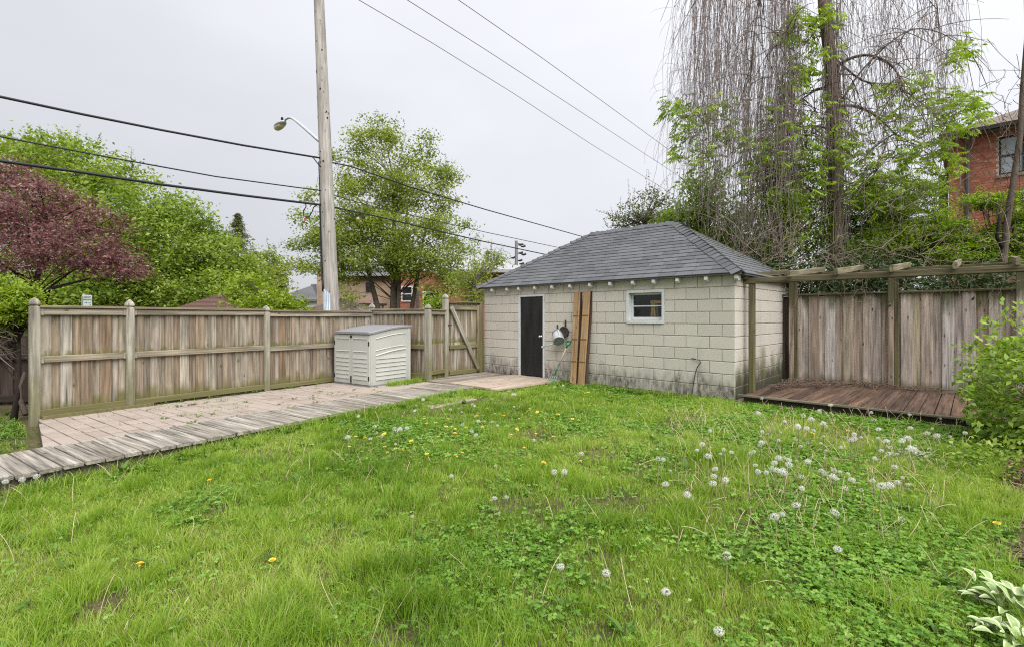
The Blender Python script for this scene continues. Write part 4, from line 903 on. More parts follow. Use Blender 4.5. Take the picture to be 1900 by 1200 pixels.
# ------------------------------------------------------------------ houses
def window_on(par, o, x, n, w, h, frame=.06, fm='white', pm='darkglass', bars=1):
    f = MB(); f.box(o - n * -.0, x * w, n * .05, Zv * frame); f.box(o + Zv * (h - frame), x * w, n * .05, Zv * frame); f.box(o + Zv * frame, x * frame, n * .05, Zv * (h - 2 * frame)); f.box(o + x * (w - frame) + Zv * frame, x * frame, n * .05, Zv * (h - 2 * frame))
    if bars: f.box(o + x * frame + Zv * (h / 2 - .03), x * (w - 2 * frame), n * .04, Zv * .05)
    wo = f.build('window', M[fm], par); MB().box(o + x * frame + Zv * frame + n * .004, x * (w - 2 * frame), n * .01, Zv * (h - 2 * frame)).build('pane', M[pm], wo); return wo
def hip_house(name, label, p, x, wid, dep, eave, rise, wallm, roofm, over=.4, ridge=None, wins=(), hip=True):
    p = Vector((p.x, p.y, -.2)); x = Vector(x).normalized(); y = Vector((-x.y, x.x, 0)); t = thing(name, label, 'house', p)
    wl_ = MB().box(p, x * wid, y * dep, Zv * (eave + .2)).build('wall', M[wallm], t)
    A, B, C_, D_ = [p + Zv * (eave + .2) + v for v in (x * -over + y * -over, x * (wid + over) + y * -over, x * (wid + over) + y * (dep + over), x * -over + y * (dep + over))]
    run = dep / 2 + over; i = run if hip else 0; R0 = A + x * i + y * run + Zv * rise; R1 = B - x * i + y * run + Zv * rise; dz = Zv * .18
    rf = MB().add([A, B, C_, D_, R0, R1, A - dz, B - dz, C_ - dz, D_ - dz], [(0, 1, 5, 4), (1, 2, 5), (2, 3, 4, 5), (3, 0, 4), (6, 7, 1, 0), (7, 8, 2, 1), (8, 9, 3, 2), (9, 6, 0, 3), (9, 8, 7, 6)]).build('roof', M[roofm], t)
    cr = MB(); n = 14
    for k in range(1, n):                               # shingle courses as shallow ribs on the front and left slopes
        for (a, b, r0, r1) in ((A, B, R0, R1), (D_, A, R0, R0)):
            q = k / n; cr.bar(a.lerp(r0, q) + Zv * .012, b.lerp(r1, q) + Zv * .012, .03, .02)
    cr.build('shingle_courses', M[roofm], rf)
    for (u_, z_, w_, h_) in wins: window_on(t, p + x * u_ + Zv * (z_ + .2) - y * .001, x, -y, w_, h_)
    return t, p, x, y, rf
hip_house('outbuilding', 'low outbuilding with brown hipped shingle roof behind left fence', at(322, 580, 15.2), (1, -.10, 0), 1.75, 1.9, 1.52, .62, 'tanbrick', 'brownroof', .16)
hip_house('white_house', 'distant white house with dark grey roof between the trees', at(512, 580, 45), (1, -.25, 0), 4.4, 5, 2.9, 1.6, 'render', 'greyroof', .35, wins=((1.2, .6, .9, 1.2), (2.8, .6, .9, 1.2)))
def tan_house():
    p = at(588, 590, 27); p.z = -.2; x = Vector((1, .02, 0)).normalized(); y = Vector((-x.y, x.x, 0)); t = thing('tan_brick_house', 'tan brick house behind the utility pole and maple', 'house', p)
    H = CZ + (HY - 505) / F * 27
    MB().box(p, x * .65, y * 5, Zv * (H + .45)).build('chimney', M['tanbrick'], t); MB().box(p + x * .66 + y * .5, x * 3.9, y * 6, Zv * (H - .1)).build('wall', M['tanbrick'], t)
    MB().box(p + x * .66 + y * .2 + Zv * (H - .1), x * 4.2, y * 6.4, Zv * .12).build('eave', M['trim'], t)
    a = p + x * .5 + Zv * (H - .0); MB().add([a + y * .1, a + x * 4.4 + y * .1, a + x * 4.4 + y * 6.5, a + y * 6.5, a + x * 2.2 + y * 3.2 + Zv * 1.2], [(0, 1, 4), (1, 2, 4), (2, 3, 4), (3, 0, 4), (3, 2, 1, 0)]).build('roof', M['greyroof'], t)
    q = at(679, 541, 27.5); window_on(t, Vector((q.x, p.y + .53, q.z)), x, -y, .34, .52, .04, 'trim'); q = at(600, 552, 27.5); window_on(t, Vector((q.x, p.y + .53, q.z)), x, -y, .5, .85, .06, 'white')
    # turret porch
    c = at(680, 590, 25.5); c.z = 0; zt = CZ + (HY - 551) / F * 25.5; ze = CZ + (HY - 566.5) / F * 25.5
    MB().loft(c, [(1.05, ze - .02), (1.10, ze + .08), (.55, ze + .30), (.12, zt), (.01, zt + .08)], n=8, rot=0).build('porch_roof', M['brownroof'], t)
    for k in range(6): a_ = k * 1.05; MB().tube([c + Vector((math.cos(a_) * .85, math.sin(a_) * .85, -.2)), c + Vector((math.cos(a_) * .85, math.sin(a_) * .85, ze))], .06, 8).build('porch_column', M['white'], t)
    MB().loft(c, [(.9, -.2), (.9, ze - .25)], n=8, rot=0).build('porch_wall', M['tanbrick'], t)
tan_house()
hip_house('garage_roof_building', 'low outbuilding with weathered brown grey roof at pole foot', at(566, 590, 17.4), (1, -.05, 0), 2.0, 2.0, 1.52, .55, 'tanbrick', 'tanroof', .2)
def red_house():
    Y = 25; p = at(732, 590, Y); p.z = -.2; x = Vector((1, -.06, 0)).normalized(); y = Vector((-x.y, x.x, 0)); t = thing('orange_brick_house', 'orange red brick house half hidden by the maple', 'house', p)
    H = CZ + (HY - 503) / F * Y + .2; MB().box(p, x * 6.6, y * 7, Zv * H).build('wall', M['farbrick'], t)
    A, B, C_, D_ = [p + Zv * H + v for v in (x * 2.2 - y * .5, x * 7.1 - y * .5, x * 7.1 + y * 7.4, x * 2.2 + y * 7.4)]
    R0, R1 = p + Zv * (H + 1.15) + x * 3.2 + y * 3.4, p + Zv * (H + .75) + x * 5.6 + y * 3.4
    rf = MB().add([A, B, C_, D_, R0, R1, A - Zv * .15, B - Zv * .15, C_ - Zv * .15, D_ - Zv * .15], [(0, 1, 5, 4), (1, 2, 5), (2, 3, 4, 5), (3, 0, 4), (6, 7, 1, 0), (7, 8, 2, 1), (8, 9, 3, 2), (9, 6, 0, 3), (9, 8, 7, 6)]).build('roof', M['paleroof'], t)
    v = at(905, 476, Y + 2); MB().loft(v, [(.07, -.3), (.07, .1), (.12, .12), (.13, .25), (.08, .3)], n=10).build('roof_vent', M['black'], rf)
    MB().box(p + x * 1.15 - y * .06, x * .12, y * .06, Zv * H).build('downspout', M['gutter'], t)
    for (a, b, w, h) in ((785, 577, .9, 1.0), (745, 560, .6, .8)): q = at(a, b, Y); window_on(t, p + x * (q.x - p.x) / x.x + Zv * (q.z + .2) - y * .001, x, -y, w, h)
    for a in (733, 736): pass
    q = [at(830, 541, Y - .4), at(838, 541, Y - .4), at(841, 548, Y - .4), at(865, 551, Y - .4)]; MB().tube(q, .02, 6).build('conduit', M['black'], t)
red_house()
def red_brick_house():
    x, y = U, W; A = at(1760, 590, 14.5); A.z = -.2; t = thing('red_brick_house', 'red brick house at right behind the vine covered trees', 'house', A); H = 6.72; Ln = 7.0
    ws, wz, ww, wh = 1.06, 5.36, .52, 1.08
    m = MB(); m.box(A, x * ws, y * 7, Zv * (H + .2)); m.box(A + x * ws, x * ww, y * 7, Zv * (wz + .2)); m.box(A + x * ws + Zv * (wz + wh + .2), x * ww, y * 7, Zv * (H - wz - wh)); m.box(A + x * (ws + ww), x * (Ln - ws - ww), y * 7, Zv * (H + .2))
    m.box(A + x * ws + y * .3 + Zv * (wz + .2), x * ww, y * 6, Zv * wh); wall = m.build('wall', M['brickmortar'], t)
    me = None; cnt = 0; rest = MB(); bw, bh, j = .215, .065, .010
    rows = int(H / (bh + j))
    for r in range(rows, -1, -1):
        z = r * (bh + j) + .01; s = -(.1125 if r % 2 else 0) + .004
        while s < 2.6:
            s0, s1 = max(s, .004), s + bw
            inwin = z + bh > wz and z < wz + wh and s1 > ws - .02 and s0 < ws + ww + .02
            if inwin and s0 < ws - .06: s1 = ws - .02; inwin = False
            if not inwin and s1 - s0 > .06 and z + bh < H:
                w = s1 - s0; p = A + x * ((s0 + s1) / 2) + Zv * (z + bh / 2 + .2)
                if cnt < 300 and abs(w - bw) < .001:
                    if me is None:
                        X, Hh, d, c = bw / 2, bh / 2, .010, .004; V = [(-X, .02, -Hh), (X, .02, -Hh), (X, .02, Hh), (-X, .02, Hh), (-X, -d, -Hh), (X, -d, -Hh), (X, -d, Hh), (-X, -d, Hh)]
                        me = bpy.data.meshes.new('brick'); me.from_pydata(V, [], [(4, 5, 6, 7)] + [(a, (a + 1) % 4, 4 + (a + 1) % 4, 4 + a) for a in range(4)]); me.materials.append(M['brick']); me.update()
                    link(bpy.data.objects.new('brick', me), wall, Matrix(((x.x, y.x, 0, p.x), (x.y, y.y, 0, p.y), (0, 0, 1, p.z + random.uniform(-.001, .001)), (0, 0, 0, 1)))); cnt += 1
                else: rest.box(p - x * w / 2 - Zv * bh / 2 - y * (.010 + random.uniform(-.002, .002)), x * w, y * .02, Zv * bh)
            s += bw + j
    ro = rest.build('lower_bricks', M['brick'], wall); ro['kind'] = 'stuff'
    a_ = ro.data.attributes.new('rnd', 'FLOAT', 'POINT'); v = np.repeat(RNG.random(len(ro.data.vertices) // 8 + 1), 8)[:len(ro.data.vertices)]; a_.data.foreach_set('value', v.astype(np.float32))
    wo = window_on(t, A + x * ws + Zv * (wz + .2) + y * .06, x, -y, ww, wh, .05, 'trim', 'paleglass'); MB().box(A + x * (ws - .06) - y * .05 + Zv * (wz + .12), x * (ww + .12), y * .1, Zv * .08).build('sill', M['concrete'], wo)
    o = .35; E = [A + Zv * (H + .2) + v for v in (x * -.2 - y * o, x * (Ln + o) - y * o, x * (Ln + o) + y * 7.3, x * -.2 + y * 7.3)]; R0, R1 = A + Zv * (H + 1.9) + x * 3 + y * 3.5, A + Zv * (H + 1.9) + x * 4.5 + y * 3.5
    rf = MB().add(E + [R0, R1] + [e - Zv * .14 for e in E], [(0, 1, 5, 4), (1, 2, 5), (2, 3, 4, 5), (3, 0, 4), (6, 7, 1, 0), (7, 8, 2, 1), (8, 9, 3, 2), (9, 6, 0, 3), (9, 8, 7, 6)]).build('roof', M['tanroof'], t)
    MB().bar(E[0] - Zv * .06 - y * .06, E[1] - Zv * .06 - y * .06, .11, .11).build('gutter', M['trim'], rf)
    MB().tube([A + x * .42 - y * .30 + Zv * (H + .05), A + x * .42 - y * .09 + Zv * (H - .3), A + x * .42 - y * .06 + Zv * .3], .055, 8).build('downspout', M['gutter'], t)
    MB().box(A - x * .22 + y * .05, x * .2, y * .3, Zv * (H - .9)).build('corner_board', M['trim'], t)
    q = A + x * .28 - y * .08 + Zv * 4.0; MB().box(q, x * .16, y * -.08, Zv * .15).build('floodlight', M['metal'], t)
red_brick_house()

# ------------------------------------------------------------------ trees and shrubs
def ell(px, py, Y, rx, ry, n, dep=None): 
    c = at(px, py, Y); a, b = rx * Y / F, ry * Y / F; return (np.array(c), np.array((a, dep if dep else (a + b) / 2, b)), n)
def crown_points(ells, shell=0.45):
    out = []
    for c, r, n in ells:
        d = rdir(n); q = RNG.random(n) ** (1 / 3.0); q = np.where(RNG.random(n) < shell, 0.75 + 0.3 * RNG.random(n), q); out.append(c + d * q[:, None] * r)
    return np.concatenate(out)
def leaves_for(C, per, spread, L, Wd, up=0.5, flat=0.6, down=-.25, lv=0.3, tone=None):
    n = len(C) * per; cid = np.repeat(np.arange(len(C)), per); s = np.broadcast_to(np.asarray(spread, float), (3,)); P = C[cid] + RNG.normal(size=(n, 3)) * s * np.array((1, 1, flat))
    D = rdir(n); D[:, 2] = D[:, 2] * .5 + down; N = rdir(n, up * 2.2); sz = L * (1 + lv * RNG.normal(size=n)).clip(.45, 1.7); V, Q = leaf_np(P, D, N, sz, sz * Wd / L)
    t = np.clip((0.5 if tone is None else tone[cid]) + RNG.normal(size=n) * .2 , 0, 1); return V, Q, np.repeat(t, 4)
def branch_paths(C, trunk_pts, rmax=.03, frac=1.0, rmin=.006, k=6):
    T = np.array([tuple(p) for p in trunk_pts]); sel = C[RNG.random(len(C)) < frac]
    if not len(sel): return None
    # start lower on the trunk than the tip
    P = np.zeros((len(sel), k, 3))
    for i, c in enumerate(sel):
        zt = c[2] - abs(np.linalg.norm(c[:2] - T[0, :2])) * RNG.uniform(.3, .8); zt = np.clip(zt, T[0, 2] + .36 * (T[-1, 2] - T[0, 2]), T[-1, 2]); q = (zt - T[0, 2]) / (T[-1, 2] - T[0, 2] + 1e-6) * (len(T) - 1); a = int(min(q, len(T) - 2)); s = T[a] + (T[a + 1] - T[a]) * (q - a)
        m = (s + c) / 2 + np.array((0, 0, .12 * np.linalg.norm(c - s))) + RNG.normal(size=3) * .05 * np.linalg.norm(c - s)
        for j in range(k): u = j / (k - 1); P[i, j] = s * (1 - u) ** 2 + 2 * m * u * (1 - u) + c * u * u
    R = np.linspace(rmax, rmin, k)[None, :] * RNG.uniform(.4, 1.0, (len(sel), 1)); return tubes_np(P, R, 5)
def tree(name, label, cat, base, tpts, tr, ells, per, spread, L, Wd, lm, bm='bark', group=None, bfrac=.5, brmax=.04, shell=.45, up=.5, flat=.6, down=-.25, extra_trunks=(), brmin=.008, nspr=None, spl=1.0, sprigs=()):
    t = thing(name, label, cat, Vector(base), group); C = crown_points(ells, shell); tone = np.clip(.5 + RNG.normal(size=len(C)) * .22, 0.05, .95)
    V, Q, a = leaves_for(C, per, spread, L, Wd, up, flat, down, tone=tone)
    # leafy shoots that stand out of the crown's outline
    k = len(C) // 3 if nspr is None else nspr; sp = []; cc = np.concatenate([np.repeat(e[0][None], e[2], 0) for e in ells]); rr_ = np.concatenate([np.repeat(e[1][None], e[2], 0) for e in ells])
    out = (C - cc) / rr_; sel = np.argsort(-np.linalg.norm(out, axis=1))[:max(k, 1) * 2]; RNG.shuffle(sel)
    for i in sel[:k]:
        d = out[i] + np.array((0, 0, .55)) + RNG.normal(size=3) * .3; d /= np.linalg.norm(d); ln = RNG.uniform(.3, .75) * spl * (L / .11); sp.append((C[i] - d * ln * .3, C[i] + d * ln * .8))
    for x0, y0, x1, y1, Y_ in sprigs: sp.append((np.array(at(x0, y0, Y_)), np.array(at(x1, y1, Y_))))
    if sp:
        A0 = np.array([q[0] for q in sp]); A1 = np.array([q[1] for q in sp]); m_ = 26; u_ = np.tile(np.linspace(.1, 1, m_), len(sp)); id_ = np.repeat(np.arange(len(sp)), m_); dd = (A1 - A0)[id_]; pp = A0[id_] + dd * u_[:, None] + RNG.normal(size=(len(u_), 3)) * L * .25; sd = rdir(len(u_)); D_ = dd / np.linalg.norm(dd, axis=1, keepdims=True) * .5 + sd * .8; D_[:, 2] += down * .6; sz_ = L * RNG.uniform(.6, 1.05, len(u_)) * (1.1 - .45 * u_); V2, Q2 = leaf_np(pp, D_, rdir(len(u_), up * 2), sz_, sz_ * Wd / L); a = np.concatenate([a, np.repeat(np.clip(RNG.normal(.5, .22, len(u_)), 0, 1), 4)]); V, Q = join_np([(V, Q), (V2, Q2)])
        uu = np.linspace(0, 1, 4)[None, :, None]; so = np_obj('shoots', *tubes_np(A0[:, None] + (A1 - A0)[:, None] * uu, np.linspace(L * .08, L * .03, 4)[None].repeat(len(sp), 0), 3), M[bm], t); so['kind'] = 'stuff'
    np_obj('crown', V, Q, M[lm], t, {'rnd': a})
    m = MB()
    n = len(tpts); m.tube(tpts, [tr * (1 - .75 * i / (n - 1)) for i in range(n)], 9)
    for e, er in extra_trunks: m.tube(e, [er * (1 - .7 * i / (len(e) - 1)) for i in range(len(e))], 8)
    o = m.build('trunk', M[bm], t, True); b = branch_paths(C, tpts, brmax, bfrac, brmin)
    if b is not None: np_obj('branches', b[0], b[1], M[bm], o, None, True)
    return t, C
def gpt(px, Y): p = at(px, 580, Y); return Vector((p.x, p.y, -.2))

# left side
b = gpt(110, 19.5)
tree('linden_tree', 'large bright green tree left, rising behind the plum tree', 'tree', b, [b, b + Vector((.1, 0, 2.6)), b + Vector((.3, .2, 5.2)), b + Vector((.2, .3, 7.6))], .22,
     [ell(60, 370, 19.5, 110, 100, 130), ell(180, 400, 19.5, 110, 85, 150), ell(270, 440, 19, 100, 90, 150), ell(120, 300, 20, 90, 45, 70), ell(320, 470, 18.6, 70, 80, 90), ell(220, 510, 18.6, 130, 60, 130), ell(60, 520, 19, 110, 60, 90), ell(345, 395, 19, 45, 30, 24), ell(35, 275, 20, 45, 26, 22), ell(220, 330, 19.5, 60, 28, 26), ell(130, 555, 18, 150, 26, 150), ell(300, 556, 19.5, 60, 22, 40)], 64, .29, .135, .07, 'lf_green', 'bark', None, .2)
b = gpt(62, 9.6)
tree('plum_tree', 'purple leaved ornamental tree at the left edge', 'tree', b, [b, b + Vector((.05, 0, 1.3)), b + Vector((-.05, .1, 2.2)), b + Vector((.2, .1, 3.4))], .11,
     [ell(15, 390, 9.6, 80, 60, 60), ell(85, 400, 9.4, 75, 55, 45), ell(140, 455, 9.3, 85, 45, 62), ell(50, 460, 9.2, 95, 45, 62), ell(220, 490, 9.3, 58, 24, 36), ell(200, 410, 9.5, 36, 32, 9), ell(20, 325, 9.7, 50, 24, 20), ell(120, 375, 9.4, 50, 30, 10)], 62, .13, .066, .022, 'lf_purple', 'barkdark', None, .06, .024, up=.25, extra_trunks=(([b + Vector((.05, 0, 1.5)), b + Vector((-.5, .0, 1.95)), b + Vector((-1.2, -.1, 2.15))], .07), ([b + Vector((.05, 0, 1.4)), b + Vector((.4, -.1, 2.1)), b + Vector((1.2, -.1, 2.3))], .06)))
b = gpt(455, 20)
tree('green_tree', 'rounded yellow green tree before the dark conifer', 'tree', b, [b, b + Vector((0, 0, 2)), b + Vector((.1, 0, 3.6))], .14, [ell(395, 500, 19, 60, 68, 120), ell(455, 525, 20, 60, 50, 100), ell(400, 450, 20, 30, 26, 24), ell(380, 545, 18, 80, 40, 90)], 56, .24, .125, .065, 'lf_green', 'bark', 'green trees behind the left fence', .3)
b = gpt(505, 26)
tree('green_tree', 'darker narrow tree rising just right of the conifer', 'tree', b, [b, b + Vector((0, 0, 2)), b + Vector((.1, 0, 3.4))], .12, [ell(500, 505, 26, 24, 40, 50), ell(490, 540, 26, 34, 40, 60)], 36, .28, .18, .10, 'lf_maple', 'bark', 'green trees behind the left fence', .3)
b = gpt(520, 15.5)
tree('lime_shrub', 'lime green shrub mass above the fence left of pole', 'shrub', b, [b, b + Vector((0, 0, .8)), b + Vector((.1, 0, 1.8))], .05, [ell(452, 545, 16.5, 36, 36, 56), ell(500, 565, 15.5, 42, 24, 50), ell(548, 573, 16, 30, 15, 22), ell(480, 580, 15.5, 70, 18, 50)], 40, .2, .12, .06, 'lf_lime', 'bark', None, .3)
def conifer():
    b = gpt(441, 32); t = thing('spruce_tree', 'dark pointed conifer standing above the green trees', 'tree', b); z1 = CZ + (HY - 398) / F * 32
    MB().tube([b, Vector((b.x, b.y, z1))], [.18, .02], 8).build('trunk', M['barkdark'], t, True); P = [(b.x, b.y, z1 - .07 * i) for i in range(8)]; n = 44
    for k in range(n):
        q = k / (n - 1); z = 3.0 + (z1 - 3.0) * q; r = 4.0 * (1 - q) ** 1.05 * RNG.uniform(.55, 1.1) + .02
        for i in range(7):
            a = RNG.uniform(0, 2 * math.pi); 
            for s in np.linspace(.25, 1, 5): rr = r * s * RNG.uniform(.75, 1.1); P.append((b.x + math.cos(a) * rr, b.y + math.sin(a) * rr, z - rr * .28 + RNG.normal() * .05))
    C = np.array(P); V, Q, a = leaves_for(C, 6, .055, .15, .045, .3, .4, -.5); np_obj('crown', V, Q, M['lf_sparse'], t, {'rnd': a})
conifer()
b = gpt(728, 19)
tree('maple_tree', 'tall leafy maple behind the utility pole', 'tree', b, [b, b + Vector((.05, 0, 2)), b + Vector((.1, 0, 4.2)), b + Vector((.0, .1, 7))], .2,
     [ell(695, 290, 19, 44, 55, 34), ell(665, 265, 19, 16, 42, 12), ell(686, 245, 19, 8, 28, 5), ell(728, 255, 19, 12, 32, 9), ell(710, 240, 19, 8, 20, 4), ell(792, 270, 19, 12, 24, 7), ell(765, 300, 19, 22, 40, 12), ell(650, 335, 19, 40, 26, 16), ell(622, 285, 19, 12, 10, 4), ell(770, 345, 19, 65, 46, 62), ell(700, 375, 19, 80, 44, 66), ell(822, 355, 19, 32, 46, 20), ell(835, 320, 19, 16, 18, 6), ell(640, 430, 18.5, 66, 34, 46), ell(745, 435, 18.5, 90, 44, 86), ell(840, 440, 18.5, 44, 36, 24), ell(585, 445, 18.5, 42, 20, 18), ell(570, 405, 18.5, 26, 12, 6), ell(595, 495, 18.3, 50, 20, 26), ell(555, 455, 18.5, 16, 8, 4), ell(670, 480, 18.3, 60, 26, 40), ell(790, 482, 18.3, 80, 24, 52), ell(850, 515, 18.3, 44, 18, 22), ell(765, 508, 18.3, 40, 10, 9), ell(640, 530, 18, 12, 24, 7), ell(580, 365, 18.8, 14, 12, 4), ell(655, 560, 17.6, 8, 18, 4), ell(815, 540, 18, 26, 12, 8), ell(620, 455, 18.4, 50, 24, 22), ell(650, 400, 18.6, 44, 26, 20), ell(700, 430, 18.6, 50, 34, 30), ell(760, 480, 18.4, 50, 22, 26)],
     74, .235, .092, .055, 'lf_maple', 'bark', None, .13, .03, shell=.25, flat=.45, nspr=150, spl=1.2, sprigs=[(x_, y_, x_ + dx_, y_ - h_, 19) for x_, y_, dx_, h_ in ((692, 290, -12, 76), (722, 290, 14, 74), (705, 270, -4, 44), (680, 300, -18, 56), (660, 320, -16, 70), (745, 290, 8, 46), (775, 310, 18, 66), (790, 330, 12, 76), (820, 330, 26, 34), (735, 280, -2, 42), (640, 340, -22, 52), (800, 300, -4, 50), (710, 300, 2, 60))] + [(x_, y_, x_ - w_, y_ - 6, 18.6) for x_, y_, w_ in ((600, 425, 46), (590, 448, 52), (600, 470, 60), (585, 500, 30), (600, 410, 30))], extra_trunks=(([b + Vector((-.35, 0, -.0)), b + Vector((-.5, 0, 1.6)), b + Vector((-1.0, 0, 3.6)), b + Vector((-1.3, 0, 5.4))], .15), ([b + Vector((.55, 0, 0)), b + Vector((.75, 0, 1.8)), b + Vector((1.0, .1, 3.4)), b + Vector((1.3, .1, 5.2))], .12), ([b + Vector((.25, -.3, 0)), b + Vector((.3, -.3, 1.9)), b + Vector((.35, -.2, 3.8)), b + Vector((.6, 0, 5.8))], .10)))
b = gpt(878, 14.2)
tree('garden_shrub', 'loose shrub with upright sprigs beside garage eave', 'shrub', b, [b, b + Vector((0, 0, 1.2)), b + Vector((.1, 0, 2.6))], .05, [ell(885, 520, 14.6, 22, 40, 40), ell(905, 490, 15, 26, 22, 22), ell(868, 550, 14.2, 30, 22, 30), ell(930, 480, 15.2, 22, 10, 8), ell(850, 520, 14.6, 18, 16, 10)], 26, .16, .085, .035, 'lf_maple', 'bark', None, .8, .012, up=.2)
b = gpt(805, 13.4)
tree('lime_shrub', 'small bright lime shrub peeping over fence by the gate', 'shrub', b, [b, b + Vector((0, 0, .8)), b + Vector((0, 0, 1.6))], .04, [ell(806, 566, 13.4, 20, 14, 34)], 34, .1, .08, .035, 'lf_lime', 'bark', None, .5, .012)
def left_shrub():
    b = gpt(22, 6.7)
    t, C = tree('lime_shrub', 'lime leaved shrub overhanging the left end of the fence', 'shrub', b, [b, b + Vector((0, .1, .6)), b + Vector((.1, 0, 1.5))], .045, [ell(20, 570, 6.6, 45, 38, 100), ell(8, 535, 6.8, 22, 24, 30), ell(52, 545, 6.7, 10, 16, 8), ell(-40, 580, 6.8, 60, 60, 60)], 34, .07, .055, .024, 'lf_lime', 'barkdark', None, .7, .012, up=.8, flat=.4)
    P = []
    for k in range(46):
        a = at(RNG.uniform(-30, 15), RNG.uniform(600, 660), 6.55 + RNG.uniform(-.2, .3)); e = a + Vector((RNG.uniform(.1, .42), RNG.uniform(-.12, .1), RNG.normal() * .16)); m = (a + e) / 2 + Vector((0, 0, RNG.normal() * .09)); P.append([tuple(a.lerp(m, u).lerp(m.lerp(e, u), u)) for u in np.linspace(0, 1, 7)])
    V, Q = tubes_np(np.array(P), np.linspace(.007, .003, 7)[None].repeat(46, 0), 4); np_obj('dead_twigs', V, Q, M['twig'], t)
    MB().tube([at(46, 690, 6.8), at(38, 715, 6.8), at(37, 740, 6.8), at(48, 768, 6.7)], [.02, .025, .03, .035], 7).build('stem', M['bark'], t, True)
left_shrub()

# right side: the big tree hung with bare vine stems
def vine_tree():
    Y = 11.3; base = gpt(1550, Y); t = thing('vine_hung_tree', 'tall tree with brown trunk curtained in bare hanging vines', 'tree', base)
    tp = [base] + [at(px, py, Y) for px, py in ((1550, 520), (1549, 440), (1549, 330), (1546, 220), (1541, 120), (1530, 30), (1520, -80), (1515, -220), (1500, -420))]
    tr = [.20, .175, .155, .143, .135, .125, .112, .10, .08, .04]; trunk = MB().tube(tp, tr, 12).build('trunk', M['barkred'], t, True)
    # limbs: arching out and over
    limbs = []; lm = MB()
    def limb(pts, r0, dY=0.0):
        P = [at(px, py, Y + dY * i / max(1, len(pts) - 1)) for i, (px, py) in enumerate(pts)]
        Q = []
        for i in range(len(P) - 1):
            p0, p1, p2, p3 = P[max(i - 1, 0)], P[i], P[i + 1], P[min(i + 2, len(P) - 1)]
            for u in (0, .25, .5, .75): Q.append(.5 * (2 * p1 + (p2 - p0) * u + (2 * p0 - 5 * p1 + 4 * p2 - p3) * u * u + (3 * p1 - p0 - 3 * p2 + p3) * u ** 3))
        Q.append(P[-1]); lm.tube(Q, [r0 * .68 * (1 - .8 * i / (len(Q) - 1)) for i in range(len(Q))], 6); limbs.append(Q)
    limb([(1545, 130), (1575, 110), (1612, 103), (1650, 118), (1672, 150), (1688, 190)], .06, -.8); limb([(1547, 198), (1590, 198), (1630, 220), (1665, 260), (1650, 300)], .05, .6)
    limb([(1548, 245), (1520, 235), (1490, 236), (1465, 250)], .04, -.5); limb([(1530, 55), (1500, 45), (1465, 55), (1440, 90)], .05, -.9); limb([(1545, 160), (1520, 165), (1480, 190), (1455, 215)], .045, .5)
    limb([(1528, 20), (1560, -20), (1620, -40), (1690, -30), (1740, 20)], .06, .8); limb([(1520, -60), (1480, -110), (1410, -120), (1350, -80), (1310, -20)], .07, -.6); limb([(1520, -90), (1560, -150), (1640, -170), (1720, -120), (1780, -40)], .07, -.4)
    limb([(1515, -180), (1460, -230), (1380, -230), (1300, -160), (1275, -60)], .06, .6); limb([(1549, 390), (1500, 350), (1460, 330), (1420, 335)], .045, -.4); limb([(1549, 330), (1600, 345), (1620, 330), (1650, 250)], .04, -.6); limb([(1540, 100), (1600, 150), (1660, 160), (1720, 200), (1760, 240)], .04, .5); limb([(1515, -150), (1440, -170), (1420, -60), (1400, 60), (1392, 160)], .05, -.3); limb([(1546, 215), (1600, 130), (1680, 60), (1740, 60), (1790, 90)], .04, .3)
    lm.build('limb', M['bark'], trunk, True)
    # hanging stems: a dense curtain left of the trunk and a thinner one on the right
    def curtain(n, x0, x1, top, bot, spread_y, r, wob, weight=None, k=14, drift=0):
        P = np.zeros((n, k, 3)); R = np.zeros((n, k))
        for i in range(n):
            px = RNG.uniform(x0, x1) if weight is None else weight[RNG.integers(len(weight))] + RNG.normal() * 16; ya = RNG.uniform(*top); yb = RNG.uniform(*bot); YY = Y + RNG.normal() * spread_y; a = np.array(at(px, ya, YY)); e = np.array(at(px + RNG.normal() * 14 + drift, yb, YY + RNG.normal() * .15))
            u = np.linspace(0, 1, k)[:, None]; w = sum(RNG.normal(size=3) * wob * 1.9 / f_ * np.sin(u * math.pi * f_ * RNG.uniform(.8, 1.2) + RNG.uniform(0, 6.28)) for f_ in (1, 2, 3.3, 5.5)); bow = (np.array(at(1500, ya, YY)) - a) * .07 * (1 - u) ** 3 + np.array((0, 0, .0)); P[i] = a + (e - a) * u + w * (.3 + .7 * u) + bow; R[i] = r * RNG.uniform(.55, 1.25)
        return tubes_np(P, R, 3)
    Wt = [1350, 1365, 1372, 1385, 1395, 1430, 1445, 1455, 1468, 1475, 1330, 1310, 1295]
    left = join_np([curtain(300, 1270, 1490, (-260, -10), (120, 420), .65, .0046, .085, Wt), curtain(300, 1275, 1490, (-60, 260), (230, 470), .65, .0040, .07, Wt), curtain(90, 1245, 1330, (-160, 260), (140, 370), .5, .0034, .08, None, 14, -10), curtain(150, 1380, 1480, (100, 320), (420, 500), .5, .006, .05)])
    def offshoots(VQ, n, per, ln):
        c = VQ[0].reshape(-1, per * 3, 3)[:, ::3]; P = np.zeros((n, 7, 3)); g = RNG.integers(0, len(c), n); h = RNG.integers(1, per - 1, n); a = c[g, h]; d = RNG.normal(size=(n, 3)) * np.array((.55, .45, .28)) * ln; d[:, 2] -= ln * .75; m = a + d * .45 + np.stack([d[:, 0] * .35, d[:, 1] * .35, np.abs(d[:, 2]) * .35], -1)
        for j, u in enumerate(np.linspace(0, 1, 7)): P[:, j] = a * (1 - u) ** 2 + 2 * m * u * (1 - u) + (a + d) * u * u
        return tubes_np(P, np.linspace(.0042, .002, 7)[None].repeat(n, 0), 3)
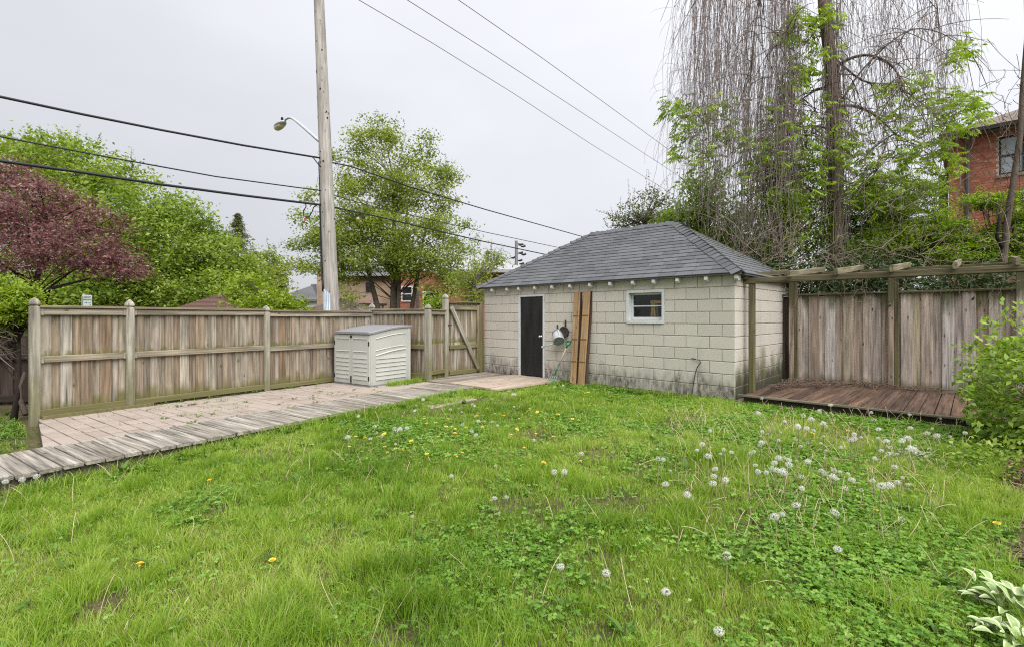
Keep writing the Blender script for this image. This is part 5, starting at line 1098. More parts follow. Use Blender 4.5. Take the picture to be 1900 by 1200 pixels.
    left = join_np([left, offshoots(left, 1500, 14, .55)])
    vl = np_obj('hanging_vines', *left, M['vine'], t); vl['kind'] = 'stuff'
    right_ = join_np([curtain(170, 1560, 1800, (-220, 40), (60, 300), .8, .0042, .09), curtain(110, 1570, 1780, (0, 220), (180, 430), .8, .0040, .10), curtain(150, 1530, 1568, (-60, 300), (260, 520), .16, .0065, .05)])
    right_ = join_np([right_, offshoots(right_, 900, 14, .6)])
    vr = np_obj('sparse_vines', *right_, M['vine'], t); vr['kind'] = 'stuff'
    # arching fine side twigs
    P = []
    for q in limbs:
        for _ in range(34):
            s = q[RNG.integers(2, len(q))]; e = s + Vector((RNG.normal() * .7, RNG.normal() * .5, -abs(RNG.normal()) * .9)); m = s.lerp(e, .45) + Vector((0, 0, RNG.uniform(.1, .4))); P.append([tuple(s.lerp(m, u).lerp(m.lerp(e, u), u)) for u in np.linspace(0, 1, 9)])
    V, Q = tubes_np(np.array(P), np.linspace(.011, .004, 9)[None].repeat(len(P), 0), 4); np_obj('side_twigs', V, Q, M['bark'], trunk)
    # leaf sprays (compound leaves: rachis with leaflets either side)
    spots = [(1250, 200, 22, 20, 10), (1275, 235, 22, 30, 14), (1262, 280, 14, 14, 5), (1310, 200, 22, 18, 8), (1335, 250, 26, 28, 10), (1480, 30, 20, 14, 9), (1530, 20, 24, 16, 9), (1500, 60, 18, 16, 8), (1535, 90, 16, 14, 8), (1460, 70, 16, 16, 6), (1485, 120, 26, 22, 9), (1500, 135, 18, 14, 10), (1470, 160, 22, 24, 8), (1445, 200, 24, 24, 8), (1455, 235, 22, 20, 8), (1545, 40, 14, 10, 5), (1790, 90, 16, 20, 9), (1775, 100, 16, 12, 5), (1560, 275, 24, 26, 14), (1600, 290, 30, 26, 14), (1480, 280, 34, 30, 18), (1450, 310, 34, 26, 16), (1515, 310, 26, 30, 14), (1640, 160, 26, 14, 7), (1700, 150, 36, 18, 10), (1735, 190, 36, 20, 14), (1790, 180, 30, 18, 10), (1815, 215, 20, 14, 8), (1770, 225, 36, 26, 18), (1745, 265, 26, 22, 14), (1690, 240, 34, 24, 12), (1810, 190, 20, 12, 6), (1670, 290, 26, 22, 8), (1420, 260, 26, 26, 8), (1390, 330, 26, 30, 8), (1340, 310, 18, 18, 6), (1500, 215, 18, 20, 6), (1660, 200, 30, 20, 8), (1430, 290, 30, 30, 12), (1530, 345, 40, 30, 14), (1610, 330, 40, 30, 14), (1680, 330, 40, 26, 12), (1500, 260, 24, 24, 8), (1580, 240, 24, 24, 8), (1760, 300, 30, 24, 10), (1400, 300, 24, 24, 8), (1545, 190, 20, 30, 6), (1300, 290, 24, 30, 8), (1350, 200, 20, 24, 6), (1420, 350, 30, 26, 12), (1465, 370, 30, 24, 12), (1380, 260, 24, 30, 7), (1620, 370, 40, 24, 14), (1700, 290, 36, 24, 12)]
    C = []; A = []
    for px, py, rx, ry, n in spots:
        for _ in range(int(n * 3.6)):
            c = at(px + RNG.normal() * rx * .6, py + RNG.normal() * ry * .6, Y + RNG.normal() * .5); a = RNG.uniform(0, 2 * math.pi); d = np.array((math.cos(a), math.sin(a), RNG.uniform(-.9, .1))); d /= np.linalg.norm(d); sd = np.cross(d, (0, 0, 1)); sd /= np.linalg.norm(sd) + 1e-6; ln = RNG.uniform(.16, .26); tn = RNG.uniform(.2, .9)
            for j in range(5):
                u = .25 + .75 * j / 4
                for sgn in (-1, 1): C.append((np.array(c) + d * ln * u + sd * .006 * sgn, d * .55 + sd * sgn * .8 + np.array((0, 0, -.3)), tn))
            C.append((np.array(c) + d * ln, d + np.array((0, 0, -.3)), tn))
    n = len(C); Pp = np.array([c[0] for c in C]); D = np.array([c[1] for c in C]); tn = np.array([c[2] for c in C]); V, Q = leaf_np(Pp, D, rdir(n, 2.0), RNG.uniform(.07, .12, n), RNG.uniform(.028, .042, n)); np_obj('leaf_sprays', V, Q, M['lf_ash'], t, {'rnd': np.repeat(np.clip(tn + RNG.normal(size=n) * .12, 0, 1), 4)})
vine_tree()
b = gpt(1190, 18)
tree('birch_tree', 'thin grey green tree above the garage ridge', 'tree', b, [b, b + Vector((0, 0, 2.5)), b + Vector((0, 0, 4)), b + Vector((.1, 0, 5.0))], .08, [ell(1165, 400, 18, 34, 22, 40), ell(1205, 385, 18, 26, 34, 44), ell(1238, 392, 18, 26, 28, 36), ell(1150, 412, 18, 20, 12, 16)], 18, .15, .075, .05, 'lf_sparse', 'bark', None, .9, .014, shell=.2, up=.2, nspr=40, spl=1.3, sprigs=[(x_, y_, x_ + d_, y_ - h_, 18) for x_, y_, d_, h_ in ((1140, 420, -6, 34), (1150, 400, 2, 34), (1168, 390, -2, 58), (1174, 380, 4, 30), (1198, 370, 2, 56), (1206, 360, -3, 44), (1212, 375, 10, 30), (1236, 375, 3, 46), (1246, 380, 8, 40), (1130, 425, -8, 16))])
b = gpt(1300, 14.5)
tree('boxelder_shrub', 'bright green shrub over right end of garage roof', 'shrub', b, [b, b + Vector((0, 0, 1.5)), b + Vector((.1, 0, 3.8))], .07, [ell(1300, 365, 14, 34, 40, 44), ell(1270, 408, 13.8, 38, 22, 40), ell(1330, 405, 13.6, 40, 44, 44), ell(1385, 435, 13.4, 44, 50, 50), ell(1345, 455, 13.2, 30, 24, 24), ell(1420, 470, 13, 40, 34, 40)], 30, .2, .125, .046, 'lf_ash', 'bark', None, .8, .02, shell=.3, up=.3, down=-.6)
b = gpt(1450, 11.5)
tree('sumac_shrub', 'drooping lime leaved shrub left of vine tree trunk', 'shrub', b, [b, b + Vector((.0, 0, 1.5)), b + Vector((.0, 0, 3.2))], .06, [ell(1455, 390, 11.0, 34, 28, 44), ell(1440, 440, 11.2, 34, 32, 30), ell(1500, 430, 11.6, 44, 40, 40), ell(1520, 370, 12, 40, 36, 26), ell(1460, 330, 12, 40, 26, 16)], 30, .14, .115, .034, 'lf_ash', 'bark', None, .8, .016, shell=.35, up=.3, down=-.8)
b = gpt(1650, 12.6)
tree('locust_tree', 'layered fresh green tree behind pergola and right of trunk', 'tree', b, [b, b + Vector((.1, 0, 1.5)), b + Vector((.1, 0, 3)), b + Vector((.0, 0, 4.2))], .1, [ell(1620, 400, 12.6, 60, 36, 90), ell(1690, 390, 12.8, 60, 36, 90), ell(1730, 430, 12.4, 50, 40, 80), ell(1650, 450, 12.2, 90, 34, 130), ell(1580, 440, 12.6, 50, 46, 70), ell(1740, 480, 11.8, 70, 22, 70), ell(1560, 485, 12, 50, 20, 40), ell(1640, 350, 13, 50, 22, 50), ell(1720, 350, 13, 40, 18, 34), ell(1600, 385, 12.2, 60, 26, 50), ell(1700, 450, 11.8, 70, 26, 60), ell(1600, 470, 11.8, 60, 22, 50)], 50, .13, .078, .034, 'lf_ash', 'bark', None, .3, .016, shell=.4, nspr=120, spl=.8, up=1.3, flat=.25, down=-.05)
b = gpt(1850, 10.6)
tree('elder_shrub', 'green shrub at the right edge before the brick house', 'shrub', b, [b, b + Vector((0, 0, 1.2)), b + Vector((.0, 0, 2.6))], .06, [ell(1840, 455, 10.8, 60, 22, 90), ell(1885, 430, 10.6, 50, 24, 80), ell(1790, 475, 10.8, 56, 24, 80), ell(1870, 485, 10.6, 56, 22, 80), ell(1865, 375, 10.8, 46, 16, 44), ell(1815, 370, 11, 26, 12, 20), ell(1780, 430, 11, 30, 20, 30), ell(1905, 395, 10.4, 30, 26, 30)], 44, .12, .068, .03, 'lf_ash', 'bark', None, .4, .014, nspr=80, spl=.8, shell=.4, up=1.3, flat=.25, down=-.05)
def hedge():
    c0 = UW(GLEN - 1.2, 4.0); t = thing('yew_hedge', 'dark evergreen hedge in shade behind the pergola fence', 'hedge', c0); ells = []
    for s, tt, z, a, h, n in ((-.9, 4.2, 1.2, .8, 1.3, 80), (.2, 3.9, 1.2, .8, 1.35, 100), (1.1, 3.9, 1.3, .8, 1.3, 100), (2.0, 4.0, 1.2, .8, 1.2, 90), (2.9, 4.1, 1.1, .8, 1.1, 80), (3.9, 4.2, 1.0, .9, .95, 50), (.9, 4.4, 2.2, .9, .7, 60), (-2.2, 4.6, 1.6, .9, 1.5, 60), (.1, 3.5, 2.0, .7, .5, 60), (1.6, 3.6, 1.9, .9, .45, 70), (2.9, 3.6, 1.8, .8, .4, 50), (-.7, 3.8, 2.2, .6, .6, 50)): p = UW(GLEN + s, tt, z); ells.append((np.array(p), np.array((a, a * .7, h)), n))
    C = crown_points(ells, .5); V, Q, a = leaves_for(C, 40, .17, .09, .035, .4, .7, -.2); np_obj('crown', V, Q, M['lf_dark'], t, {'rnd': a}); m = MB()
    for s in (-.9, .2, 1.1, 2.0, 2.9): p = UW(GLEN + s, 4, -.2); m.tube([p, p + Vector((.1, 0, 1)), p + Vector((-.1, 0, 2.2))], [.06, .05, .02], 7)
    m.build('trunk', M['barkdark'], t, True)
hedge()
def tangle():
    """bare climbing stems over the pergola, roof corner and house front"""
    t = thing('bare_climber', 'tangle of bare grey climber stems over pergola and roof corner', 'climber', UW(GLEN + 1.2, RT + .2)); P = []; k = 10
    def arc(a, e, lift, r):
        a, e = Vector(a), Vector(e); m = a.lerp(e, RNG.uniform(.35, .65)) + Vector((RNG.normal() * .15, RNG.normal() * .1, lift)); P.append([tuple(a.lerp(m, u).lerp(m.lerp(e, u), u) + Vector(RNG.normal(size=3) * .012)) for u in np.linspace(0, 1, k)]); R.append(np.linspace(r, r * .5, k))
    R = []
    for _ in range(190):
        s = RNG.uniform(-1.6, 3.8); tt = RNG.uniform(2.3, 3.6); z = RNG.uniform(1.9, 2.7); a = UW(GLEN + s, tt, z); arc(a, a + Vector((RNG.normal() * .55, RNG.normal() * .3, RNG.normal() * .38 + .12)), RNG.normal() * .25, RNG.uniform(.003, .0075))
    for _ in range(110):
        s = RNG.uniform(-2.6, .4); tt = RNG.uniform(1.6, 3.4); a = UW(GLEN + s, tt, RNG.uniform(2.3, 3.0)); arc(a, a + Vector((RNG.normal() * .4, RNG.normal() * .3, RNG.uniform(.1, .9))), RNG.normal() * .2, RNG.uniform(.005, .009))
    for _ in range(26):
        s = RNG.uniform(.0, 3.5); a = UW(GLEN + s, RNG.uniform(2.3, 2.6), 2.15); arc(a, a + Vector((RNG.normal() * .15, RNG.normal() * .1, RNG.uniform(-.8, -.3))), 0, .005)
    for _ in range(90):
        px, py = RNG.uniform(1600, 1890), RNG.uniform(150, 480); a = at(px, py, RNG.uniform(9.6, 11.5)); arc(a, a + Vector((RNG.normal() * .6, RNG.normal() * .3, RNG.normal() * .6)), RNG.normal() * .35, RNG.uniform(.004, .008))
    V, Q = tubes_np(np.array(P), np.array(R), 4); o = np_obj('climber_stems', V, Q, M['twig'], t); o['kind'] = 'stuff'
    # litter of stems on the deck
    P = []; R = []
    for _ in range(230):
        s = min(RNG.exponential(1.1), 3.6); tt = 2.58 - abs(RNG.normal()) * .22 - max(0, .9 - s) * RNG.uniform(0, 1.6); a = UW(GLEN + .16 + s, max(tt, .25), .13 + RNG.uniform(0, .05)); an = RNG.normal() * .5; d = U * math.cos(an) + W * math.sin(an); ln = RNG.uniform(.12, .5); e = a + d * ln; e.z = .13 + RNG.uniform(0, .06); arc(a, e, RNG.uniform(0, .04), RNG.uniform(.003, .008))
    V, Q = tubes_np(np.array(P), np.array(R), 4); o = np_obj('twig_litter', V, Q, M['barkred'], None); tag(o, None, None, None, 'stuff'); o['label'] = 'dry brown twigs littering the back of the deck'; o['category'] = 'twigs'
tangle()
def edge_trunk():
    Y = 9.6; b = gpt(1880, Y); t = thing('leaning_tree', 'dark vine wrapped trunk at right edge before brick house', 'tree', b)
    tp = [b] + [at(px, py, Y) for px, py in ((1862, 480), (1868, 420), (1880, 340), (1893, 250), (1897, 170), (1905, 60), (1900, -60))]
    o = MB().tube(tp, [.08, .06, .055, .05, .046, .04, .03, .015], 9).build('trunk', M['bark'], t, True); m = MB(); m.tube([at(1866, 470, Y), at(1850, 440, Y), at(1856, 400, Y - .1), at(1880, 380, Y)], [.04, .035, .03, .02], 6); m.tube([at(1875, 560, Y), at(1850, 530, Y), at(1830, 505, Y)], [.035, .025, .02], 6); m.build('limb', M['barkdark'], o, True); P = []
    for _ in range(90):
        px, py = 1880 + RNG.normal() * 22, RNG.uniform(130, 450); a = at(px, py, Y + RNG.normal() * .25); e = a + Vector((RNG.normal() * .35, RNG.normal() * .2, RNG.normal() * .5)); mm = a.lerp(e, .5) + Vector((RNG.normal() * .15, 0, RNG.normal() * .15)); P.append([tuple(a.lerp(mm, u).lerp(mm.lerp(e, u), u)) for u in np.linspace(0, 1, 8)])
    V, Q = tubes_np(np.array(P), np.full((len(P), 8), .005), 3); tw = np_obj('twigs', V, Q, M['bark'], o); tw['kind'] = 'stuff'
edge_trunk()

# ------------------------------------------------------------------ right foreground planting
def front_shrub():
    c = np.array((5.58, 4.86, .52)); r = np.array((.68, .86, .76)); b = Vector((5.4, 4.9, gz(5.4, 4.9).item())); t = thing('garden_bush', 'rounded fresh green leafy bush at the right edge', 'bush', b)
    n = 7600; d = rdir(n); q = np.where(RNG.random(n) < .7, RNG.uniform(.80, 1.06, n), RNG.random(n) ** .5); bumpy = 1 + .16 * np.sin(d[:, 0] * 7) * np.cos(d[:, 1] * 6 + d[:, 2] * 5); P = c + d * (q * bumpy)[:, None] * r
    spr = []                                                     # shoots that stand out of the outline
    for px, py in ((1868, 575), (1862, 590), (1880, 600), (1890, 590), (1825, 612), (1838, 608), (1850, 610), (1800, 645), (1810, 640), (1796, 690), (1795, 720), (1800, 740), (1815, 780), (1895, 570)):
        k = np.array(at(px, py, 4.85)); spr += [k + RNG.normal(size=3) * .035 for _ in range(9)]
    P = np.concatenate([np.array(spr), P]); P = P[P[:, 2] > .03]; n = len(P); out = (P - c) / r; D = out * .45 + rdir(n) * .7; D[:, 2] -= .1; N = rdir(n, 1.6) + out * .5; sz = RNG.uniform(.05, .085, n)
    ahead = np.argsort((P @ np.array((.75, 1.0, -.25))))       # the outermost ones on the garden side become leaves of their own
    single = ahead[:300]; rest = ahead[300:]
    V, Q = leaf_np(P[rest], D[rest], N[rest], sz[rest], sz[rest] * .56); tn = np.clip(.45 + .3 * out[rest, 2] * .5 + RNG.normal(size=len(rest)) * .25, 0, 1); o = np_obj('foliage', V, Q, M['lf_shrub'], t, {'rnd': np.repeat(tn, 4)}); o['kind'] = 'stuff'
    lv = [(0, 0, 0), (.26, .2, .03), (.28, .5, .035), (.17, .8, .02), (0, 1, -.08), (-.17, .8, .02), (-.28, .5, .035), (-.26, .2, .03), (0, .5, -.01)]
    me = bpy.data.meshes.new('leaf'); me.from_pydata(lv, [], [(0, 1, 8), (1, 2, 8), (2, 3, 8), (3, 4, 8), (4, 5, 8), (5, 6, 8), (6, 7, 8), (7, 0, 8)]); me.materials.append(M['lf_single']); me.update()
    for i in single:
        y = Vector(D[i]).normalized(); z = Vector(N[i]); z = (z - y * z.dot(y)).normalized(); x = y.cross(z); s = sz[i]; p = P[i]
        link(bpy.data.objects.new('leaf', me), t, Matrix(((x.x * s, y.x * s, z.x * s, p[0]), (x.y * s, y.y * s, z.y * s, p[1]), (x.z * s, y.z * s, z.z * s, p[2]), (0, 0, 0, 1))))
    C = c + (P[RNG.integers(0, n, 70)] - c) * .8; bp = branch_paths(C, [b, b + Vector((0, 0, .5)), b + Vector((0, 0, .9))], .012, 1, .003); np_obj('stems', bp[0], bp[1], M['bark'], t)
front_shrub()
def low_plant(name, label, cat, c, r, n, L, lm, wd=.6, down=-.1):
    c = Vector((c[0], c[1], gz(c[0], c[1]).item())); t = thing(name, label, cat, c); P = np.array(c) + rdir(n) * RNG.random((n, 1)) ** .4 * np.array(r) ; P[:, 2] = np.maximum(P[:, 2], c.z + .01); D = (P - np.array(c)) * 2 + rdir(n) * .4; D[:, 2] += down; V, Q = leaf_np(P, D, rdir(n, 2), RNG.uniform(.6, 1.2, n) * L, RNG.uniform(.6, 1.2, n) * L * wd); np_obj('foliage', V, Q, M[lm], t, {'rnd': np.repeat(RNG.random(n), 4)})
    m = MB()
    for k in range(9): e = Vector(P[RNG.integers(n)]); m.tube([c, c.lerp(e, .5) + Zv * .03, e], [.005, .004, .002], 4)
    m.build('stems', M['bark'], t)
low_plant('barberry_plant', 'small dark red leaved plant under the bush', 'plant', (4.22, 4.0), (.16, .16, .2), 260, .035, 'lf_purple')
low_plant('groundcover_plant', 'low round leaved green plant in front of the bush', 'plant', (4.35, 4.30), (.55, .50, .30), 1300, .05, 'lf_green', .7)
low_plant('euonymus_plant', 'small white edged plant left of the bush foot', 'plant', (3.98, 4.75), (.16, .16, .12), 90, .05, 'fluff', .5)
def hosta():
    me_c = []
    for v in range(3):
        rows = 7; V = []; E = []; Fs = []
        for i in range(rows):
            u = i / (rows - 1); w = .34 * math.sin(math.pi * min(1, u * .93 + .05)) ** .8 * (1 - .35 * u) + .01; y = u; z = .22 * math.sin(u * 2.2) - .28 * u * u + .02 * math.sin(v * 2 + u * 9)
            for k, s in enumerate((-1, -.55, 0, .55, 1)): V.append((s * w, y, z + abs(s) * w * .35)); E.append((0, .35, 0.1, .35, 0)[k]); E[-1] = abs(s) if abs(s) != .55 else .47
        for i in range(rows - 1):
            for k in range(4): a = i * 5 + k; Fs.append((a, a + 1, a + 6, a + 5))
        me = np_mesh('leaf', V, np.array(Fs), M['hosta'], {'edge': np.array(E)}, True); me_c.append(me)
    for (x, y, n, L, lab) in ((gd(1893, 1158, -.05).x, gd(1893, 1158, -.05).y, 44, .088, 'larger white edged hosta clump in the bottom right corner'), (gd(1838, 1192, -.05).x, gd(1838, 1192, -.05).y, 10, .07, 'small white edged hosta sprig nearest the bottom right'), (gd(1905, 1225, -.05).x, gd(1905, 1225, -.05).y, 26, .08, 'white edged hosta half cut off by bottom right corner')):
        z = gz(x, y).item(); t = thing('hosta', lab, 'plant', (x, y, z), 'white edged hostas')
        for k in range(n):
            a = k * 2.4 + RNG.uniform(-.3, .3); lvl = (k % 3) / 3; el = RNG.uniform(.15, .7) + lvl * .3; s = L * RNG.uniform(.75, 1.15); d = Vector((math.cos(a) * math.cos(el), math.sin(a) * math.cos(el), math.sin(el))); p = Vector((x, y, z + .02 + .05 * lvl * n / 20)) + Vector((math.cos(a), math.sin(a), 0)) * RNG.uniform(.01, .075) * n / 20; zz = (Zv - d * d.z).normalized(); xx = d.cross(zz)
            link(bpy.data.objects.new('leaf', me_c[k % 3]), t, Matrix(((xx.x * s, d.x * s, zz.x * s, p.x), (xx.y * s, d.y * s, zz.y * s, p.y), (xx.z * s, d.z * s, zz.z * s, p.z), (0, 0, 0, 1))))
        st = MB()
        for k in range(5): st.tube([(x, y, z - .02), (x + RNG.normal() * .02, y + RNG.normal() * .02, z + .06)], .005, 5)
        st.build('stems', M['stem'], t)
hosta()

# ------------------------------------------------------------------ lawn
def in_lawn(x, y):
    yard = (x - WA.x) * WN.x + (y - WA.y) * WN.y > .05; t = (x - GL.x) * W.x + (y - GL.y) * W.y; s = (x - GL.x) * U.x + (y - GL.y) * U.y
    front = t < -.03; land = (s < 2.33) & (t > -1.86); view = (np.abs(x) < 1.13 * y + .35) & (y > 1.5)
    strip = (np.abs((x - (-.95)) * .6 + (y - 7.4) * -.8 + 0) < .0)
    return yard & front & ~land & view
A_, B_ = gd(795, 757), gd(880, 741)
def bare(x, y):
    """0..1 bareness: worn patches, the mulch bed"""
    b = np.clip((fbm(x * 1.3 + 5, y * 1.3, 11) - .66) * 7, 0, 1) * .8
    for px, py, r in ((600, 1065, .10), (190, 1110, .16), (760, 1180, .17), (1000, 1120, .10), (1000, 815, .35), (1180, 870, .2), (1120, 1190, .12)):
        p = gd(px, py, -.08); d = np.hypot(x - p.x, y - p.y) / r; b = np.maximum(b, np.clip(1.25 - d, 0, 1))
    b = np.maximum(b, np.clip((x - .985 * y - .06 + .10 * np.sin(y * 5)) * 6, 0, 1) * ((y < 4.6) & (y > 2.55)))
    d = np.abs((x - A_.x) * (B_ - A_).y - (y - A_.y) * (B_ - A_).x) / (B_ - A_).length; b = np.maximum(b, (d < .16) & (x > A_.x) & (x < B_.x + .2)); return b
def cloverness(x, y):
    c = fbm(x * .8 + 9, y * .8, 21); q = np.clip((x - .45 * y) * 1.0, -.24, .5); p = gd(1640, 1090, -.08); return np.clip((c - .5) * 3 + q + .12 + .6 * np.exp(-((x - p.x) ** 2 + (y - p.y) ** 2) / .45), 0, 1)
def scatter(n, y0, y1, power):
    """points spread over the visible yard, thinning with distance"""
    y = (RNG.random(n) * (y1 ** power - y0 ** power) + y0 ** power) ** (1 / power); x = (RNG.random(n) * 2 - 1) * (1.10 * y + .25); return x, y
def grass():
    n = 640000; x, y = scatter(n, 1.6, 10.6, .85)
    cx, cy = x + RNG.normal(size=n) * .012, y + RNG.normal(size=n) * .012
    ok = in_lawn(cx, cy) & (RNG.random(n) > bare(cx, cy) * .93) & (RNG.random(n) > cloverness(cx, cy) * .62); x, y = cx[ok], cy[ok]; n = len(x); print('grass blades', n)
    clump = fbm(x * 2.2, y * 2.2, 31); fine = vn(x * 14, y * 14, 33); tall = np.zeros(n)
    for px, py, r, h in ((720, 1080, .30, 1.0), (800, 1130, .25, .8), (330, 870, .35, .6), (520, 1140, .3, .6), (880, 1170, .3, .7), (120, 860, .25, .5), (1260, 880, .4, .35), (1340, 860, .4, .4)): p = gd(px, py, -.05); tall = np.maximum(tall, h * np.clip(1.3 - np.hypot(x - p.x, y - p.y) / r, 0, 1))
    tuft = vn(x * 5.5 + 3, y * 5.5, 35); h = (.75 + .55 * (tuft > .62) + .4 * tuft * tuft) * (.026 + .055 * clump + .035 * fine) * (1 + .9 * tall) * RNG.uniform(.6, 1.25, n); w = .0034 * (1 + .2 * np.maximum(y - 2, 0)) * RNG.uniform(.7, 1.3, n)
    a = RNG.uniform(0, 2 * math.pi, n); la = fine * 9 + RNG.normal(size=n) * 1.1; lean = RNG.uniform(.15, .85, n); B = np.stack([x, y, gz(x, y) - .006], -1); S = np.stack([np.cos(a), np.sin(a), np.zeros(n)], -1) * (w / 2)[:, None]; Ld = np.stack([np.cos(la), np.sin(la), np.zeros(n)], -1) * (h * lean)[:, None]; up = np.zeros((n, 3)); up[:, 2] = h
    V = np.stack([B - S, B + S, B + Ld * .35 + up * .55 + S * .8, B + Ld * .35 + up * .55 - S * .8, B + Ld + up * (1 - .25 * lean[:, None])], 1).reshape(-1, 3); i = np.arange(n)[:, None] * 5
    patch = fbm(x * .7, y * .7, 41); tone = .06 + .86 * patch + RNG.normal(size=n) * .13 - .25 * tall + .2 * (fine - .5) - .12 * (tuft > .62); tone = np.where(RNG.random(n) < .022 + .035 * (patch > .6), 1.0, np.clip(tone, 0, .78))
    o = np_obj('grass', V, [i + np.array([[0, 1, 2, 3]]), i + np.array([[3, 2, 4]])], M['grass'], None, {'rnd': np.repeat(tone, 5)}); o['kind'] = 'stuff'; o['label'] = 'uneven bright green lawn grass'; o['category'] = 'grass'
grass()
def clover():
    n = 170000; x, y = scatter(n, 1.7, 10.3, .9); ok = in_lawn(x, y) & (RNG.random(n) < cloverness(x, y) ** 1.3 * .9 + .03) & (RNG.random(n) > bare(x, y) * .8); x, y = x[ok], y[ok]; n = len(x); print('clover', n)
    sz = RNG.uniform(.010, .026, n) * (1 + .13 * np.maximum(y - 2, 0)); z = gz(x, y) + RNG.uniform(.015, .06, n); P = np.stack([x, y, z], -1); parts = []; tn = []
    a0 = RNG.uniform(0, 2 * math.pi, n); tone = np.clip(.2 + .6 * fbm(x * 1.1, y * 1.1, 51) + RNG.normal(size=n) * .2, 0, 1)
    for k in range(3):
        a = a0 + k * 2.094; D = np.stack([np.cos(a), np.sin(a), RNG.uniform(-.25, .3, n)], -1); V, Q = leaf_np(P, D, rdir(n, 3.2), sz, sz * .9, .1, .1); parts.append((V, Q)); tn.append(np.repeat(tone, 4))
    V, Q = join_np(parts); o = np_obj('clover', V, Q, M['clover'], None, {'rnd': np.concatenate(tn)}); o['kind'] = 'stuff'; o['label'] = 'clover patches spreading through the lawn'; o['category'] = 'clover'
clover()
def weeds():
    parts = []; tn = []; pts = []
    x, y = scatter(900, 1.8, 10.2, 1.2); ok = in_lawn(x, y) & (RNG.random(900) < .25 + .7 * cloverness(x, y)); pts += [(a, b, None) for a, b in zip(x[ok], y[ok])]
    for _ in range(150): s = RNG.uniform(2.2, 5.9); tt = -abs(RNG.normal()) * .22 - .04; p = UW(s, tt); pts.append((p.x, p.y, None))          # along the garage wall
    for _ in range(150): p = WA + WD * RNG.uniform(-1.5, 3.6) + WN * (abs(RNG.normal()) * .12 + .06); pts.append((p.x, p.y, None))
    for _ in range(90): p = FG(RNG.uniform(5.0, 6.6), 1.35 + abs(RNG.normal()) * .12); pts.append((p.x, p.y, 0))                                   # beside the storage box
    for _ in range(80): p = UW(GLEN + RNG.uniform(.2, 3.2), -.12 - abs(RNG.normal()) * .15); pts.append((p.x, p.y, None))
    for _ in range(420): p = Vector((-6.6 + RNG.normal() * .8, 5.9 + RNG.normal() * .8, 0)); pts.append((p.x, p.y, None)) if (p - P1).dot(FD) < -.1 - .165 * max(0, (p - P1).dot(GDIR)) and (p - WA).dot(WN) < -1.05 else None
    for _ in range(46): p = FG(RNG.uniform(1.0, 4.6), RNG.choice((.55, 1.0, 1.35, 1.6, 2.0)) + RNG.normal() * .03); pts.append((p.x, p.y, 0))
    for _ in range(30): p = FG(RNG.uniform(.0, 4.3), .08 + RNG.random() * .05); pts.append((p.x, p.y, 0))
    for (a, b, z) in pts:
        k = RNG.integers(5, 10); onp = z is not None; zz = gz(a, b).item() if z is None else z; L = RNG.uniform(.05, .12) * (.55 if onp else 1); an = RNG.uniform(0, 2 * math.pi, k); el = RNG.uniform(.15, 1.0, k); D = np.stack([np.cos(an) * np.cos(el), np.sin(an) * np.cos(el), np.sin(el)], -1); P = np.tile((a, b, zz + .004), (k, 1)) + D * .008; sz = L * RNG.uniform(.6, 1.2, k); parts.append(leaf_np(P, D, np.tile((0, 0, 1.0), (k, 1)) + rdir(k) * .3, sz, sz * .3, .08, .28)); tn.append(np.repeat(np.clip(RNG.normal(.5, .25, k), 0, 1), 4))
    V, Q = join_np(parts); o = np_obj('weeds', V, Q, M['weed'], None, {'rnd': np.concatenate(tn)}); o['kind'] = 'stuff'; o['label'] = 'broad leaved weeds along edges and paver joints'; o['category'] = 'weeds'
weeds()
